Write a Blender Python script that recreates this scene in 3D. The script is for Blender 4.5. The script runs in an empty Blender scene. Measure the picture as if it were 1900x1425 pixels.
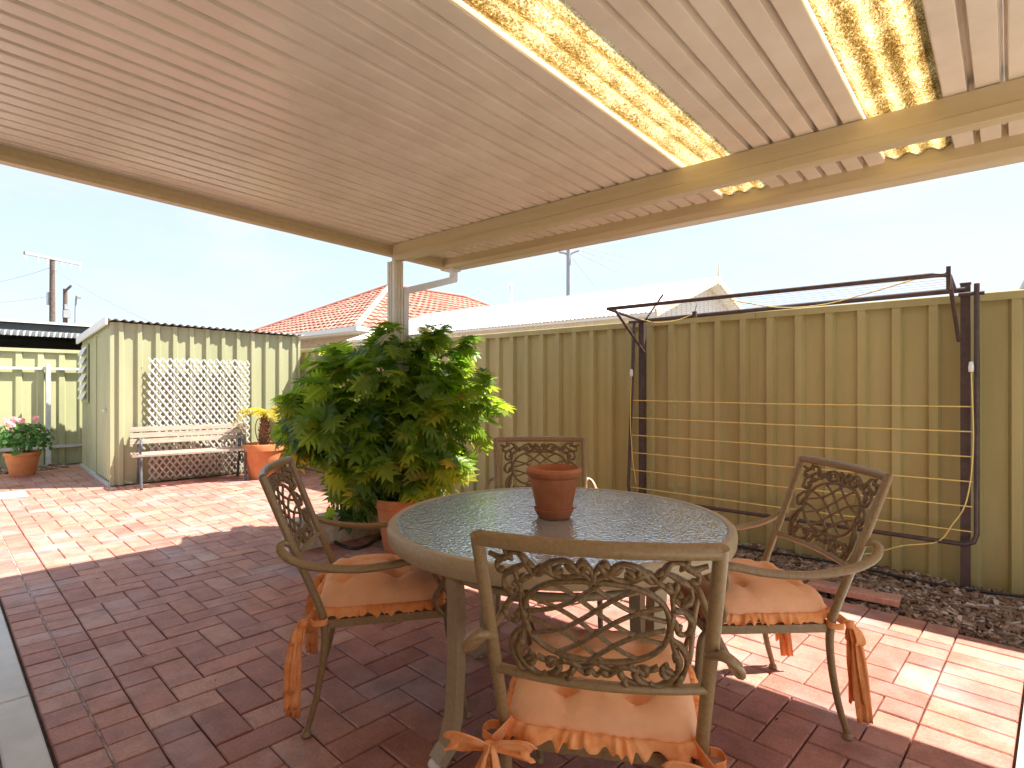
import bpy, bmesh, math, random
from mathutils import Vector, Matrix, Euler
R = math.radians
PI = math.pi
rnd = random.Random(7)
S = bpy.context.scene
C = S.collection

# ------------------------------------------------------------------ camera
CAMH = 1.25
FPX, HORIZON = 1055.0, 716.0          # focal length and horizon row, in pixels of a 1900 px wide picture
YAW = R(41.2)                          # the boundary fence's normal (+Y) lies this far right of the view axis
FWD = Vector((-math.sin(YAW), math.cos(YAW), 0))
RGT = Vector((math.cos(YAW), math.sin(YAW), 0))
cam_d = bpy.data.cameras.new('camera')
cam = bpy.data.objects.new('camera', cam_d); C.objects.link(cam)
cam_d.sensor_width = 36.0
cam_d.lens = 36.0 * FPX / 1900.0
cam_d.shift_y = (HORIZON - 712.5) / 1900.0
cam_d.clip_start = 0.05
cam_d.clip_end = 2000
cam.location = (0, 0, CAMH)
cam.rotation_euler = (R(90), 0, YAW)
S.camera = cam

# ------------------------------------------------------------------ sky, sun, exposure
SUN = Vector((1.00, 1.18, 2.38)).normalized()      # towards the sun
world = bpy.data.worlds.new('World'); S.world = world; world.use_nodes = True
wn, wl = world.node_tree.nodes, world.node_tree.links
wn.clear()
sky = wn.new('ShaderNodeTexSky'); sky.sky_type = 'NISHITA'; sky.sun_disc = False
sky.sun_elevation = math.asin(SUN.z)
sky.sun_rotation = math.atan2(SUN.x, SUN.y)
sky.air_density = 1.0; sky.dust_density = 1.4; sky.ozone_density = 1.0
tc = wn.new('ShaderNodeTexCoord')
mp = wn.new('ShaderNodeMapping'); mp.inputs['Scale'].default_value = (1.0, 1.0, 3.2)
nz = wn.new('ShaderNodeTexNoise'); nz.inputs['Scale'].default_value = 3.2; nz.inputs['Detail'].default_value = 7; nz.inputs['Roughness'].default_value = 0.58
rp = wn.new('ShaderNodeValToRGB')
rp.color_ramp.elements[0].position = 0.46; rp.color_ramp.elements[0].color = (0, 0, 0, 1)
rp.color_ramp.elements[1].position = 0.66; rp.color_ramp.elements[1].color = (.8, .8, .8, 1)
mx = wn.new('ShaderNodeMix'); mx.data_type = 'RGBA'
mx.inputs['B'].default_value = (1.56, 1.62, 1.68, 1)
hz_ = wn.new('ShaderNodeMix'); hz_.data_type = 'RGBA'; hz_.inputs['Factor'].default_value = .86; hz_.inputs['B'].default_value = (1.14, 1.33, 1.62, 1)
bg = wn.new('ShaderNodeBackground'); bg.inputs['Strength'].default_value = 0.125
wo = wn.new('ShaderNodeOutputWorld')
wl.new(tc.outputs['Generated'], mp.inputs['Vector']); wl.new(mp.outputs['Vector'], nz.inputs['Vector'])
wl.new(nz.outputs['Fac'], rp.inputs['Fac']); wl.new(rp.outputs['Color'], mx.inputs['Factor'])
wl.new(sky.outputs['Color'], hz_.inputs['A']); wl.new(hz_.outputs['Result'], mx.inputs['A']); wl.new(mx.outputs['Result'], bg.inputs['Color'])
wl.new(bg.outputs['Background'], wo.inputs['Surface'])
sun_d = bpy.data.lights.new('sun', 'SUN'); sun_d.energy = 2.9; sun_d.angle = R(0.53); sun_d.color = (1.0, 0.93, 0.82)
sun = bpy.data.objects.new('sun', sun_d); C.objects.link(sun)
sun.rotation_euler = (-SUN).to_track_quat('-Z', 'Y').to_euler()
sun.location = (0, 0, 12)
S.view_settings.view_transform = 'Standard'; S.view_settings.look = 'None'
S.view_settings.exposure = 2.32; S.view_settings.gamma = 1.0
S.render.engine = 'CYCLES'
S.cycles.use_denoising = True
S.cycles.max_bounces = 10; S.cycles.diffuse_bounces = 6; S.cycles.glossy_bounces = 4
S.cycles.transmission_bounces = 6; S.cycles.transparent_max_bounces = 12
S.cycles.caustics_reflective = False; S.cycles.caustics_refractive = False
S.cycles.sample_clamp_indirect = 6.0

# ------------------------------------------------------------------ helpers
def at(px, py, z=0.0):
    """photo pixel (1900 wide) on the horizontal plane z -> point"""
    d = FPX * (CAMH - z) / (py - HORIZON)
    return Vector((0, 0, z)) + FWD * d + RGT * (d * (px - 950) / FPX)
def atd(px, py, d):
    """photo pixel at a chosen depth along the view axis -> point"""
    return Vector((0, 0, CAMH + (HORIZON - py) * d / FPX)) + FWD * d + RGT * (d * (px - 950) / FPX)
def cr(pts, n=6, closed=False):
    pts = [Vector(p) for p in pts]; out = []; m = len(pts)
    rng = m if closed else m - 1
    for i in range(rng):
        p0 = pts[(i - 1) % m] if closed or i > 0 else pts[0] * 2 - pts[1]
        p1 = pts[i]; p2 = pts[(i + 1) % m]
        p3 = pts[(i + 2) % m] if closed or i + 2 < m else pts[-1] * 2 - pts[-2]
        for k in range(n):
            t = k / n
            out.append(0.5 * ((2 * p1) + (p2 - p0) * t + (2 * p0 - 5 * p1 + 4 * p2 - p3) * t * t + (3 * p1 - p0 - 3 * p2 + p3) * t ** 3))
    if not closed: out.append(pts[-1])
    return out

class MB:
    def __init__(s): s.v = []; s.f = []
    def quadgrid(s, rows, close_u=False, close_v=False):
        b = len(s.v); nu = len(rows); nv = len(rows[0])
        for r in rows: s.v += [tuple(p) for p in r]
        for i in range(nu if close_u else nu - 1):
            for j in range(nv if close_v else nv - 1):
                i2 = (i + 1) % nu; j2 = (j + 1) % nv
                s.f.append((b + i * nv + j, b + i * nv + j2, b + i2 * nv + j2, b + i2 * nv + j))
        return b
    def box(s, lo, hi, M=None):
        (x0, y0, z0), (x1, y1, z1) = lo, hi
        b = len(s.v)
        P = [(x0, y0, z0), (x1, y0, z0), (x1, y1, z0), (x0, y1, z0), (x0, y0, z1), (x1, y0, z1), (x1, y1, z1), (x0, y1, z1)]
        s.v += [tuple(M @ Vector(p)) if M else p for p in P]
        for q in ((0, 3, 2, 1), (4, 5, 6, 7), (0, 1, 5, 4), (1, 2, 6, 5), (2, 3, 7, 6), (3, 0, 4, 7)): s.f.append(tuple(b + i for i in q))
        return s
    def tube(s, path, r=0.01, n=8, closed=False, flat=(1, 1), up=None, caps=True):
        path = [Vector(p) for p in path]; m = len(path)
        rows = []; prev = None
        for i, p in enumerate(path):
            a = path[i - 1] if i > 0 else (path[-1] if closed else p)
            c = path[(i + 1) % m] if (i < m - 1 or closed) else p
            t = (c - a)
            if t.length < 1e-9: t = Vector((0, 0, 1))
            t.normalize()
            if prev is None:
                ref = Vector(up) if up else (Vector((0, 0, 1)) if abs(t.z) < .9 else Vector((1, 0, 0)))
            else: ref = prev
            nn = ref - t * ref.dot(t)
            if nn.length < 1e-6: nn = t.orthogonal()
            nn.normalize(); bb = t.cross(nn); prev = nn
            ri = r[i] if isinstance(r, (list, tuple)) else r
            rows.append([p + (nn * math.cos(2 * PI * k / n) * flat[0] + bb * math.sin(2 * PI * k / n) * flat[1]) * ri for k in range(n)])
        b = s.quadgrid(rows, close_u=closed, close_v=True)
        if caps and not closed:
            s.f.append(tuple(b + k for k in range(n))[::-1])
            s.f.append(tuple(b + (m - 1) * n + k for k in range(n)))
        return s
    def bar(s, path, w, h, up=(0, 0, 1)):
        """rectangular section swept along a path; h along up"""
        path = [Vector(p) for p in path]; m = len(path); rows = []
        for i, p in enumerate(path):
            a = path[max(i - 1, 0)]; c = path[min(i + 1, m - 1)]
            t = (c - a).normalized(); u = Vector(up); u = (u - t * u.dot(t)).normalized(); q = t.cross(u)
            # keep the section's size round a corner
            k = 1.0
            if 0 < i < m - 1:
                k = 1.0 / max(.5, (p - a).normalized().dot(t))
            rows.append([p + q * w / 2 + u * h / 2 * k, p - q * w / 2 + u * h / 2 * k, p - q * w / 2 - u * h / 2 * k, p + q * w / 2 - u * h / 2 * k])
        b = s.quadgrid(rows, close_v=True)
        s.f.append((b + 3, b + 2, b + 1, b)); e = b + (m - 1) * 4; s.f.append((e, e + 1, e + 2, e + 3))
        return s
    def ribbon(s, path, wv, w, th=0.0016, crinkle=.0):
        path = [Vector(p) for p in path]; m = len(path); rows = []; K = 8
        for i, p in enumerate(path):
            t = (path[min(i + 1, m - 1)] - path[max(i - 1, 0)]).normalized()
            q = Vector(wv[i] if isinstance(wv, list) else wv); q = (q - t * q.dot(t)).normalized(); u = t.cross(q)
            wi = w[i] if isinstance(w, (list, tuple)) else w; a = crinkle * (.4 + .6 * i / m)
            off = [a * math.sin(k * 2.3 + i * .25) + a * .5 * math.sin(k * 1.1 + 2) for k in range(K + 1)]
            rows.append([p + q * wi * (k / K - .5) + u * (off[k] + th / 2) for k in range(K + 1)] + [p + q * wi * (k / K - .5) + u * (off[k] - th / 2) for k in range(K, -1, -1)])
        n = 2 * (K + 1); b = s.quadgrid(rows, close_v=True)
        for e in (b, b + (m - 1) * n):
            for k in range(K): s.f.append((e + k, e + k + 1, e + n - 2 - k, e + n - 1 - k))
        return s
    def lathe(s, prof, n=32, c=(0, 0, 0), wob=0.0):
        rows = []
        for r, z in prof:
            rows.append([(c[0] + r * math.cos(2 * PI * k / n), c[1] + r * math.sin(2 * PI * k / n), c[2] + z) for k in range(n)])
        b = s.quadgrid(rows, close_v=True)
        if prof[0][0] > 1e-5: s.f.append(tuple(b + k for k in range(n))[::-1])
        if prof[-1][0] > 1e-5: s.f.append(tuple(b + (len(prof) - 1) * n + k for k in range(n)))
        return s
    def sheet(s, prof, O, U, N, L, th=0.002):
        """profile [(u, offset)] extruded along vector L; U is the profile's run, N its offset direction"""
        O, U, N, L = Vector(O), Vector(U), Vector(N), Vector(L)
        loop = [O + U * a + N * o for a, o in prof] + [O + U * a + N * (o - th) for a, o in reversed(prof)]
        n = len(loop); b = len(s.v)
        s.v += [tuple(p) for p in loop] + [tuple(p + L) for p in loop]
        for k in range(n):
            k2 = (k + 1) % n; s.f.append((b + k, b + k2, b + n + k2, b + n + k))
        h = len(prof)
        for k in range(h - 1):
            s.f.append((b + k + 1, b + k, b + n - 1 - k, b + n - 2 - k)); s.f.append((b + n + k, b + n + k + 1, b + 2 * n - 2 - k, b + 2 * n - 1 - k))
        return s
    def mesh(s, name, m, smooth=False, fix=True):
        me = bpy.data.meshes.new(name); me.from_pydata(s.v, [], s.f); me.update()
        if fix:
            bm = bmesh.new(); bm.from_mesh(me); bmesh.ops.recalc_face_normals(bm, faces=bm.faces); bm.to_mesh(me); bm.free()
        if smooth:
            me.polygons.foreach_set('use_smooth', [True] * len(me.polygons))
            if smooth != True:
                me.set_sharp_from_angle(angle=R(smooth))
        me.materials.append(m)
        return me
    def build(s, name, m, parent=None, smooth=False, fix=True):
        return ob(name, s.mesh(name, m, smooth, fix), parent)
def ob(name, me, parent=None, M=None):
    o = bpy.data.objects.new(name, me); C.objects.link(o)
    if parent is not None: o.parent = parent
    if M is not None: o.matrix_local = M
    return o
def tag(o, label=None, cat=None, group=None, kind=None):
    if label: o['label'] = label
    if cat: o['category'] = cat
    if group: o['group'] = group
    if kind: o['kind'] = kind
    return o
def thing(name, label, cat, loc=(0, 0, 0), rz=0.0, group=None):
    o = bpy.data.objects.new(name, None); C.objects.link(o); o.empty_display_size = .1
    o.location = loc; o.rotation_euler = (0, 0, rz)
    return tag(o, label, cat, group)
def copy_tree(o, parent=None):
    c = o.copy(); C.objects.link(c)
    if parent is not None: c.parent = parent
    for ch in list(o.children): copy_tree(ch, c)
    return c

# ------------------------------------------------------------------ materials
def sr(*c):
    return tuple(((x / 255) / 12.92 if x / 255 <= .04045 else ((x / 255 + .055) / 1.055) ** 2.4) for x in c) + (1,)
def newmat(name):
    m = bpy.data.materials.new(name); m.use_nodes = True
    nt = m.node_tree; return m, nt, nt.nodes['Principled BSDF'], nt.nodes['Material Output']
def pm(name, c1, c2=None, scale=8.0, rough=.6, bump=0.0, bscale=None, metal=0.0, spec=.5, detail=5, stretch=None, lo=.35, hi=.65, coat=0.0, rvar=0.0, world=False):
    m, nt, p, out = newmat(name)
    p.inputs['Roughness'].default_value = rough; p.inputs['Metallic'].default_value = metal
    p.inputs['Specular IOR Level'].default_value = spec; p.inputs['Coat Weight'].default_value = coat
    p.inputs['Base Color'].default_value = c1 if len(c1) == 4 else (*c1, 1)
    t = nt.nodes.new('ShaderNodeTexCoord'); vec = t.outputs['Object']
    if world: vec = nt.nodes.new('ShaderNodeNewGeometry').outputs['Position']
    if stretch:
        g = nt.nodes.new('ShaderNodeMapping'); g.inputs['Scale'].default_value = stretch; nt.links.new(vec, g.inputs['Vector']); vec = g.outputs['Vector']
    if c2 is not None:
        n = nt.nodes.new('ShaderNodeTexNoise'); n.inputs['Scale'].default_value = scale; n.inputs['Detail'].default_value = detail; n.inputs['Roughness'].default_value = .62
        nt.links.new(vec, n.inputs['Vector'])
        r = nt.nodes.new('ShaderNodeValToRGB'); r.color_ramp.elements[0].position = lo; r.color_ramp.elements[1].position = hi
        r.color_ramp.elements[0].color = c1 if len(c1) == 4 else (*c1, 1); r.color_ramp.elements[1].color = c2 if len(c2) == 4 else (*c2, 1)
        nt.links.new(n.outputs['Fac'], r.inputs['Fac']); nt.links.new(r.outputs['Color'], p.inputs['Base Color'])
        if rvar:
            a = nt.nodes.new('ShaderNodeMapRange'); a.inputs['To Min'].default_value = rough - rvar; a.inputs['To Max'].default_value = rough + rvar
            nt.links.new(n.outputs['Fac'], a.inputs['Value']); nt.links.new(a.outputs['Result'], p.inputs['Roughness'])
    if bump:
        n2 = nt.nodes.new('ShaderNodeTexNoise'); n2.inputs['Scale'].default_value = bscale or scale * 6; n2.inputs['Detail'].default_value = 4
        nt.links.new(vec, n2.inputs['Vector'])
        b = nt.nodes.new('ShaderNodeBump'); b.inputs['Strength'].default_value = bump; b.inputs['Distance'].default_value = .004
        nt.links.new(n2.outputs['Fac'], b.inputs['Height']); nt.links.new(b.outputs['Normal'], p.inputs['Normal'])
    return m

def brick_mat():
    m, nt, p, out = newmat('paver_clay'); N, L = nt.nodes, nt.links
    oi = N.new('ShaderNodeObjectInfo'); ge = N.new('ShaderNodeNewGeometry')
    ad = N.new('ShaderNodeMath'); ad.operation = 'ADD'; L.new(oi.outputs['Random'], ad.inputs[0]); L.new(ge.outputs['Random Per Island'], ad.inputs[1])
    fr = N.new('ShaderNodeMath'); fr.operation = 'FRACT'; L.new(ad.outputs[0], fr.inputs[0])
    r = N.new('ShaderNodeValToRGB'); e = r.color_ramp.elements
    e[0].position = 0; e[0].color = (.40, .165, .130, 1); e[1].position = 1; e[1].color = (.59, .315, .235, 1)
    for pos, col in ((.25, (.47, .205, .155, 1)), (.5, (.54, .245, .175, 1)), (.75, (.44, .20, .17, 1))):
        q = e.new(pos); q.color = col
    L.new(fr.outputs[0], r.inputs['Fac'])
    # position is taken in world space so the grain differs from paver to paver
    n = N.new('ShaderNodeTexNoise'); n.inputs['Scale'].default_value = 95; n.inputs['Detail'].default_value = 6; n.inputs['Roughness'].default_value = .7
    L.new(ge.outputs['Position'], n.inputs['Vector'])
    n2 = N.new('ShaderNodeTexNoise'); n2.inputs['Scale'].default_value = 2.3; n2.inputs['Detail'].default_value = 6; L.new(ge.outputs['Position'], n2.inputs['Vector'])
    m1 = N.new('ShaderNodeMix'); m1.data_type = 'RGBA'; m1.blend_type = 'MULTIPLY'; m1.inputs['Factor'].default_value = .55
    rr = N.new('ShaderNodeValToRGB'); rr.color_ramp.elements[0].position = .3; rr.color_ramp.elements[0].color = (.45, .43, .43, 1); rr.color_ramp.elements[1].position = .62; rr.color_ramp.elements[1].color = (1.1, 1.1, 1.1, 1)
    L.new(n.outputs['Fac'], rr.inputs['Fac']); L.new(r.outputs['Color'], m1.inputs['A']); L.new(rr.outputs['Color'], m1.inputs['B'])
    m2 = N.new('ShaderNodeMix'); m2.data_type = 'RGBA'; m2.inputs['B'].default_value = (.46, .40, .42, 1)
    r2 = N.new('ShaderNodeValToRGB'); r2.color_ramp.elements[0].position = .5; r2.color_ramp.elements[0].color = (0, 0, 0, 1); r2.color_ramp.elements[1].position = .78; r2.color_ramp.elements[1].color = (.55, .55, .55, 1)
    L.new(n2.outputs['Fac'], r2.inputs['Fac']); L.new(r2.outputs['Color'], m2.inputs['Factor']); L.new(m1.outputs['Result'], m2.inputs['A'])
    n3 = N.new('ShaderNodeTexNoise'); n3.inputs['Scale'].default_value = 6.5; n3.inputs['Detail'].default_value = 8; n3.inputs['Roughness'].default_value = .7; L.new(ge.outputs['Position'], n3.inputs['Vector'])
    r3 = N.new('ShaderNodeValToRGB'); r3.color_ramp.elements[0].position = .36; r3.color_ramp.elements[0].color = (.62, .58, .56, 1); r3.color_ramp.elements[1].position = .58; r3.color_ramp.elements[1].color = (1, 1, 1, 1)
    L.new(n3.outputs['Fac'], r3.inputs['Fac'])
    m3 = N.new('ShaderNodeMix'); m3.data_type = 'RGBA'; m3.blend_type = 'MULTIPLY'; m3.inputs['Factor'].default_value = .8
    L.new(m2.outputs['Result'], m3.inputs['A']); L.new(r3.outputs['Color'], m3.inputs['B']); L.new(m3.outputs['Result'], p.inputs['Base Color'])
    p.inputs['Roughness'].default_value = .52; p.inputs['Specular IOR Level'].default_value = .4
    b = N.new('ShaderNodeBump'); b.inputs['Strength'].default_value = .5; b.inputs['Distance'].default_value = .003
    L.new(n.outputs['Fac'], b.inputs['Height']); L.new(b.outputs['Normal'], p.inputs['Normal'])
    return m
def leaf_mat(name, c1, c2, c3, trans=.5, rough=.36):
    m, nt, p, out = newmat(name); N, L = nt.nodes, nt.links
    oi = N.new('ShaderNodeObjectInfo'); ge = N.new('ShaderNodeNewGeometry')
    ad = N.new('ShaderNodeMath'); ad.operation = 'ADD'; L.new(oi.outputs['Random'], ad.inputs[0]); L.new(ge.outputs['Random Per Island'], ad.inputs[1])
    fr = N.new('ShaderNodeMath'); fr.operation = 'FRACT'; L.new(ad.outputs[0], fr.inputs[0])
    r = N.new('ShaderNodeValToRGB'); e = r.color_ramp.elements
    e[0].position = 0; e[0].color = (*c1, 1); e[1].position = .97; e[1].color = (*c3, 1); q = e.new(.55); q.color = (*c2, 1); q = e.new(.9); q.color = (*c2, 1)
    L.new(fr.outputs[0], r.inputs['Fac']); L.new(r.outputs['Color'], p.inputs['Base Color'])
    p.inputs['Roughness'].default_value = rough
    tr = N.new('ShaderNodeBsdfTranslucent')
    hs = N.new('ShaderNodeHueSaturation'); hs.inputs['Hue'].default_value = .475; hs.inputs['Value'].default_value = 2.2; hs.inputs['Saturation'].default_value = 1.05
    L.new(r.outputs['Color'], hs.inputs['Color']); L.new(hs.outputs['Color'], tr.inputs['Color'])
    ms = N.new('ShaderNodeMixShader'); ms.inputs['Fac'].default_value = trans
    L.new(p.outputs['BSDF'], ms.inputs[1]); L.new(tr.outputs['BSDF'], ms.inputs[2]); L.new(ms.outputs['Shader'], out.inputs['Surface'])
    return m
def skylight_mat():
    m, nt, p, out = newmat('fibreglass_skylight'); N, L = nt.nodes, nt.links
    t = N.new('ShaderNodeTexCoord')
    mp = N.new('ShaderNodeMapping'); mp.inputs['Scale'].default_value = (1, .5, 1); L.new(t.outputs['Object'], mp.inputs['Vector'])
    n = N.new('ShaderNodeTexNoise'); n.inputs['Scale'].default_value = 170; n.inputs['Detail'].default_value = 8; n.inputs['Roughness'].default_value = .8; n.inputs['Distortion'].default_value = 1.2; L.new(mp.outputs['Vector'], n.inputs['Vector'])
    n2 = N.new('ShaderNodeTexNoise'); n2.inputs['Scale'].default_value = 5; n2.inputs['Detail'].default_value = 6; L.new(t.outputs['Object'], n2.inputs['Vector'])
    # bright streaks along the corrugation put into the colour, three to a strip
    xx = N.new('ShaderNodeSeparateXYZ'); L.new(t.outputs['Object'], xx.inputs['Vector'])
    sn_ = N.new('ShaderNodeMath'); sn_.operation = 'MULTIPLY'; sn_.inputs[1].default_value = 2 * PI * 3 / .265; L.new(xx.outputs['X'], sn_.inputs[0])
    cs_ = N.new('ShaderNodeMath'); cs_.operation = 'COSINE'; L.new(sn_.outputs[0], cs_.inputs[0])
    k1 = N.new('ShaderNodeMath'); k1.operation = 'MULTIPLY_ADD'; k1.inputs[1].default_value = .055; L.new(cs_.outputs[0], k1.inputs[0])
    kc = N.new('ShaderNodeMath'); kc.operation = 'MULTIPLY_ADD'; kc.inputs[1].default_value = 1.7; kc.inputs[2].default_value = -.35; L.new(n.outputs['Fac'], kc.inputs[0]); L.new(kc.outputs[0], k1.inputs[2])
    k2 = N.new('ShaderNodeMath'); k2.operation = 'MULTIPLY_ADD'; k2.inputs[1].default_value = .30; L.new(n2.outputs['Fac'], k2.inputs[0]); L.new(k1.outputs[0], k2.inputs[2])
    r = N.new('ShaderNodeValToRGB'); e = r.color_ramp.elements
    e[0].position = .53; e[0].color = (.22, .14, .055, 1); e[1].position = .76; e[1].color = (.92, .87, .70, 1); q = e.new(.60); q.color = (.46, .33, .13, 1); q = e.new(.67); q.color = (.68, .54, .28, 1)
    L.new(k2.outputs[0], r.inputs['Fac'])
    tr = N.new('ShaderNodeBsdfTranslucent'); L.new(r.outputs['Color'], tr.inputs['Color'])
    p.inputs['Roughness'].default_value = .3; L.new(r.outputs['Color'], p.inputs['Base Color'])
    ms = N.new('ShaderNodeMixShader'); ms.inputs['Fac'].default_value = .86
    L.new(p.outputs['BSDF'], ms.inputs[1]); L.new(tr.outputs['BSDF'], ms.inputs[2]); L.new(ms.outputs['Shader'], out.inputs['Surface'])
    return m
def glass_mat():
    m, nt, p, out = newmat('pebbled_glass'); N, L = nt.nodes, nt.links
    t = N.new('ShaderNodeTexCoord')
    v = N.new('ShaderNodeTexVoronoi'); v.inputs['Scale'].default_value = 105; v.feature = 'SMOOTH_F1'; L.new(t.outputs['Object'], v.inputs['Vector'])
    b = N.new('ShaderNodeBump'); b.inputs['Strength'].default_value = .6; b.inputs['Distance'].default_value = .004; L.new(v.outputs['Distance'], b.inputs['Height'])
    g = N.new('ShaderNodeBsdfGlossy'); g.inputs['Roughness'].default_value = .07; g.inputs['Color'].default_value = (.93, .98, 1, 1); L.new(b.outputs['Normal'], g.inputs['Normal'])
    tp = N.new('ShaderNodeBsdfTransparent'); tp.inputs['Color'].default_value = (.74, .86, .86, 1)
    df = N.new('ShaderNodeBsdfDiffuse'); df.inputs['Color'].default_value = (.74, .82, .83, 1); L.new(b.outputs['Normal'], df.inputs['Normal'])
    m0 = N.new('ShaderNodeMixShader'); m0.inputs['Fac'].default_value = .5; L.new(tp.outputs['BSDF'], m0.inputs[1]); L.new(df.outputs['BSDF'], m0.inputs[2])
    f = N.new('ShaderNodeFresnel'); f.inputs['IOR'].default_value = 1.55; L.new(b.outputs['Normal'], f.inputs['Normal'])
    fa = N.new('ShaderNodeMapRange'); fa.inputs['To Min'].default_value = .42; fa.inputs['To Max'].default_value = 1.0; L.new(f.outputs['Fac'], fa.inputs['Value'])
    ms = N.new('ShaderNodeMixShader'); L.new(fa.outputs['Result'], ms.inputs['Fac']); L.new(m0.outputs['Shader'], ms.inputs[1]); L.new(g.outputs['BSDF'], ms.inputs[2])
    L.new(ms.outputs['Shader'], out.inputs['Surface'])
    return m

M = dict(
    brick=brick_mat(),
    sand=pm('joint_sand', (.08, .058, .046), (.15, .115, .09), 60, .95, .4),
    mortar=pm('pale_joint_mortar', (.20, .15, .13), (.52, .47, .45), 14, .95, lo=.4, hi=.6),
    earth=pm('bare_earth', (.17, .13, .09), (.26, .21, .15), 3, .95, .5, 30),
    soil=pm('dark_soil', (.07, .05, .036), (.13, .095, .068), 40, .95, .8, 90),
    concrete=pm('path_concrete', (.60, .62, .60), (.72, .72, .69), 5, .85, .25, 120),
    concrete2=pm('slab_concrete', (.46, .45, .40), (.56, .54, .49), 4, .85, .25, 120),
    stone=pm('weathered_stone', (.52, .49, .43), (.78, .75, .69), 22, .9, 1.0, 60),
    roofpaint=pm('cream_roof_paint', (.77, .68, .565), (.86, .775, .67), 3.5, .22, .05, 30, spec=.5, world=True, detail=9, rvar=.08),
    beam=pm('beam_paint', (.54, .44, .26), (.60, .50, .31), 6, .4, .05, 40, stretch=(.3, 4, 4)),
    cream=pm('cream_post_paint', (.70, .66, .56), (.76, .72, .63), 9, .45),
    white=pm('white_paint', (.76, .77, .77), (.82, .82, .81), 7, .45),
    skylight=skylight_mat(),
    fence=pm('olive_fence_paint', (.345, .29, .12), (.445, .385, .175), 3.2, .48, .06, 20, stretch=(1, 1, .16), spec=.4, world=True, detail=8, rvar=.1),
    fence_back=pm('pale_green_fence_paint', (.40, .41, .23), (.49, .49, .295), 3, .5, .06, 20, stretch=(1, 1, .2), spec=.4, world=True),
    shed=pm('pale_green_shed_paint', (.36, .375, .22), (.43, .435, .27), 3, .5, .05, 20, stretch=(1, 1, .2), spec=.4, world=True),
    galv=pm('galvanised_steel', (.55, .57, .58), (.68, .70, .71), 14, .42, metal=.35),
    dark=pm('dark_brown_steel', (.055, .035, .035), (.09, .06, .055), 25, .45, .1),
    line=pm('yellow_line', (.72, .55, .16), (.80, .64, .24), 30, .6),
    bronze=pm('antique_bronze_paint', (.235, .155, .072), (.31, .21, .105), 90, .36, .15, 220, spec=.5),
    bronze_dark=pm('antique_bronze_casting', (.12, .07, .027), (.22, .138, .06), 120, .42, .3, 260, spec=.45),
    rim=pm('beige_bronze_rim', (.39, .295, .175), (.45, .345, .21), 60, .42, .2, 120),
    glass=glass_mat(),
    cushion=pm('peach_cotton', (.85, .44, .24), (.90, .50, .295), 9, .85, .5, 70, spec=.12),
    ruffle=pm('orange_peach_frill', (.83, .29, .09), (.91, .44, .20), 22, .8, .5, 90, spec=.12),
    terracotta=pm('terracotta', (.42, .14, .06), (.50, .19, .09), 16, .8, .25, 90, spec=.25),
    terracotta2=pm('orange_terracotta', (.56, .20, .075), (.64, .26, .11), 8, .85, .25, 80, spec=.25),
    leaf=leaf_mat('shrub_leaf', (.045, .12, .016), (.17, .285, .03), (.36, .33, .05)),
    frond=leaf_mat('palm_frond', (.30, .30, .04), (.42, .38, .05), (.5, .42, .08), .4),
    geranium=leaf_mat('geranium_leaf', (.04, .13, .03), (.08, .20, .04), (.12, .24, .06), .35),
    petal=leaf_mat('pink_petal', (.75, .35, .40), (.80, .55, .55), (.85, .75, .72), .3),
    stem=pm('brown_stem', (.12, .075, .04), (.22, .15, .08), 30, .85, .5),
    trunk=pm('palm_trunk', (.16, .08, .05), (.26, .14, .09), 30, .9, .6),
    vine=pm('dry_vine', (.25, .17, .10), (.34, .24, .15), 30, .8),
    slat=pm('weathered_white_lattice', (.52, .50, .49), (.70, .68, .67), 14, .85, .3, 60),
    timber=pm('weathered_timber', (.31, .235, .18), (.46, .37, .295), 14, .8, .4, 60, stretch=(4, .5, 4)),
    iron=pm('dark_iron', (.06, .065, .075), (.12, .13, .14), 20, .5, .2),
    hose=pm('black_hose', (.018, .018, .02), (.03, .03, .032), 20, .5),
    bark=None,
    tile=None,
    whiteroof=pm('white_roof_sheet', (.80, .80, .79), (.86, .86, .85), 4, .5),
    rust=pm('rust_streaked_trim', (.60, .46, .30), (.78, .72, .62), 20, .8),
    pale_brick=None,
    creosote=pm('pole_timber', (.10, .075, .07), (.17, .13, .115), 9, .9),
    steelpole=pm('painted_steel_pole', (.30, .33, .36), (.36, .39, .42), 5, .6),
    darkroof=pm('charcoal_paint', (.05, .055, .055), (.075, .08, .08), 6, .6),
    render=pm('brown_brick_wall', (.30, .20, .14), (.38, .26, .19), 3, .85, .3, 90),
    winglass=pm('dark_window_glass', (.03, .04, .045), None, 1, .08, spec=.6),
)
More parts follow.
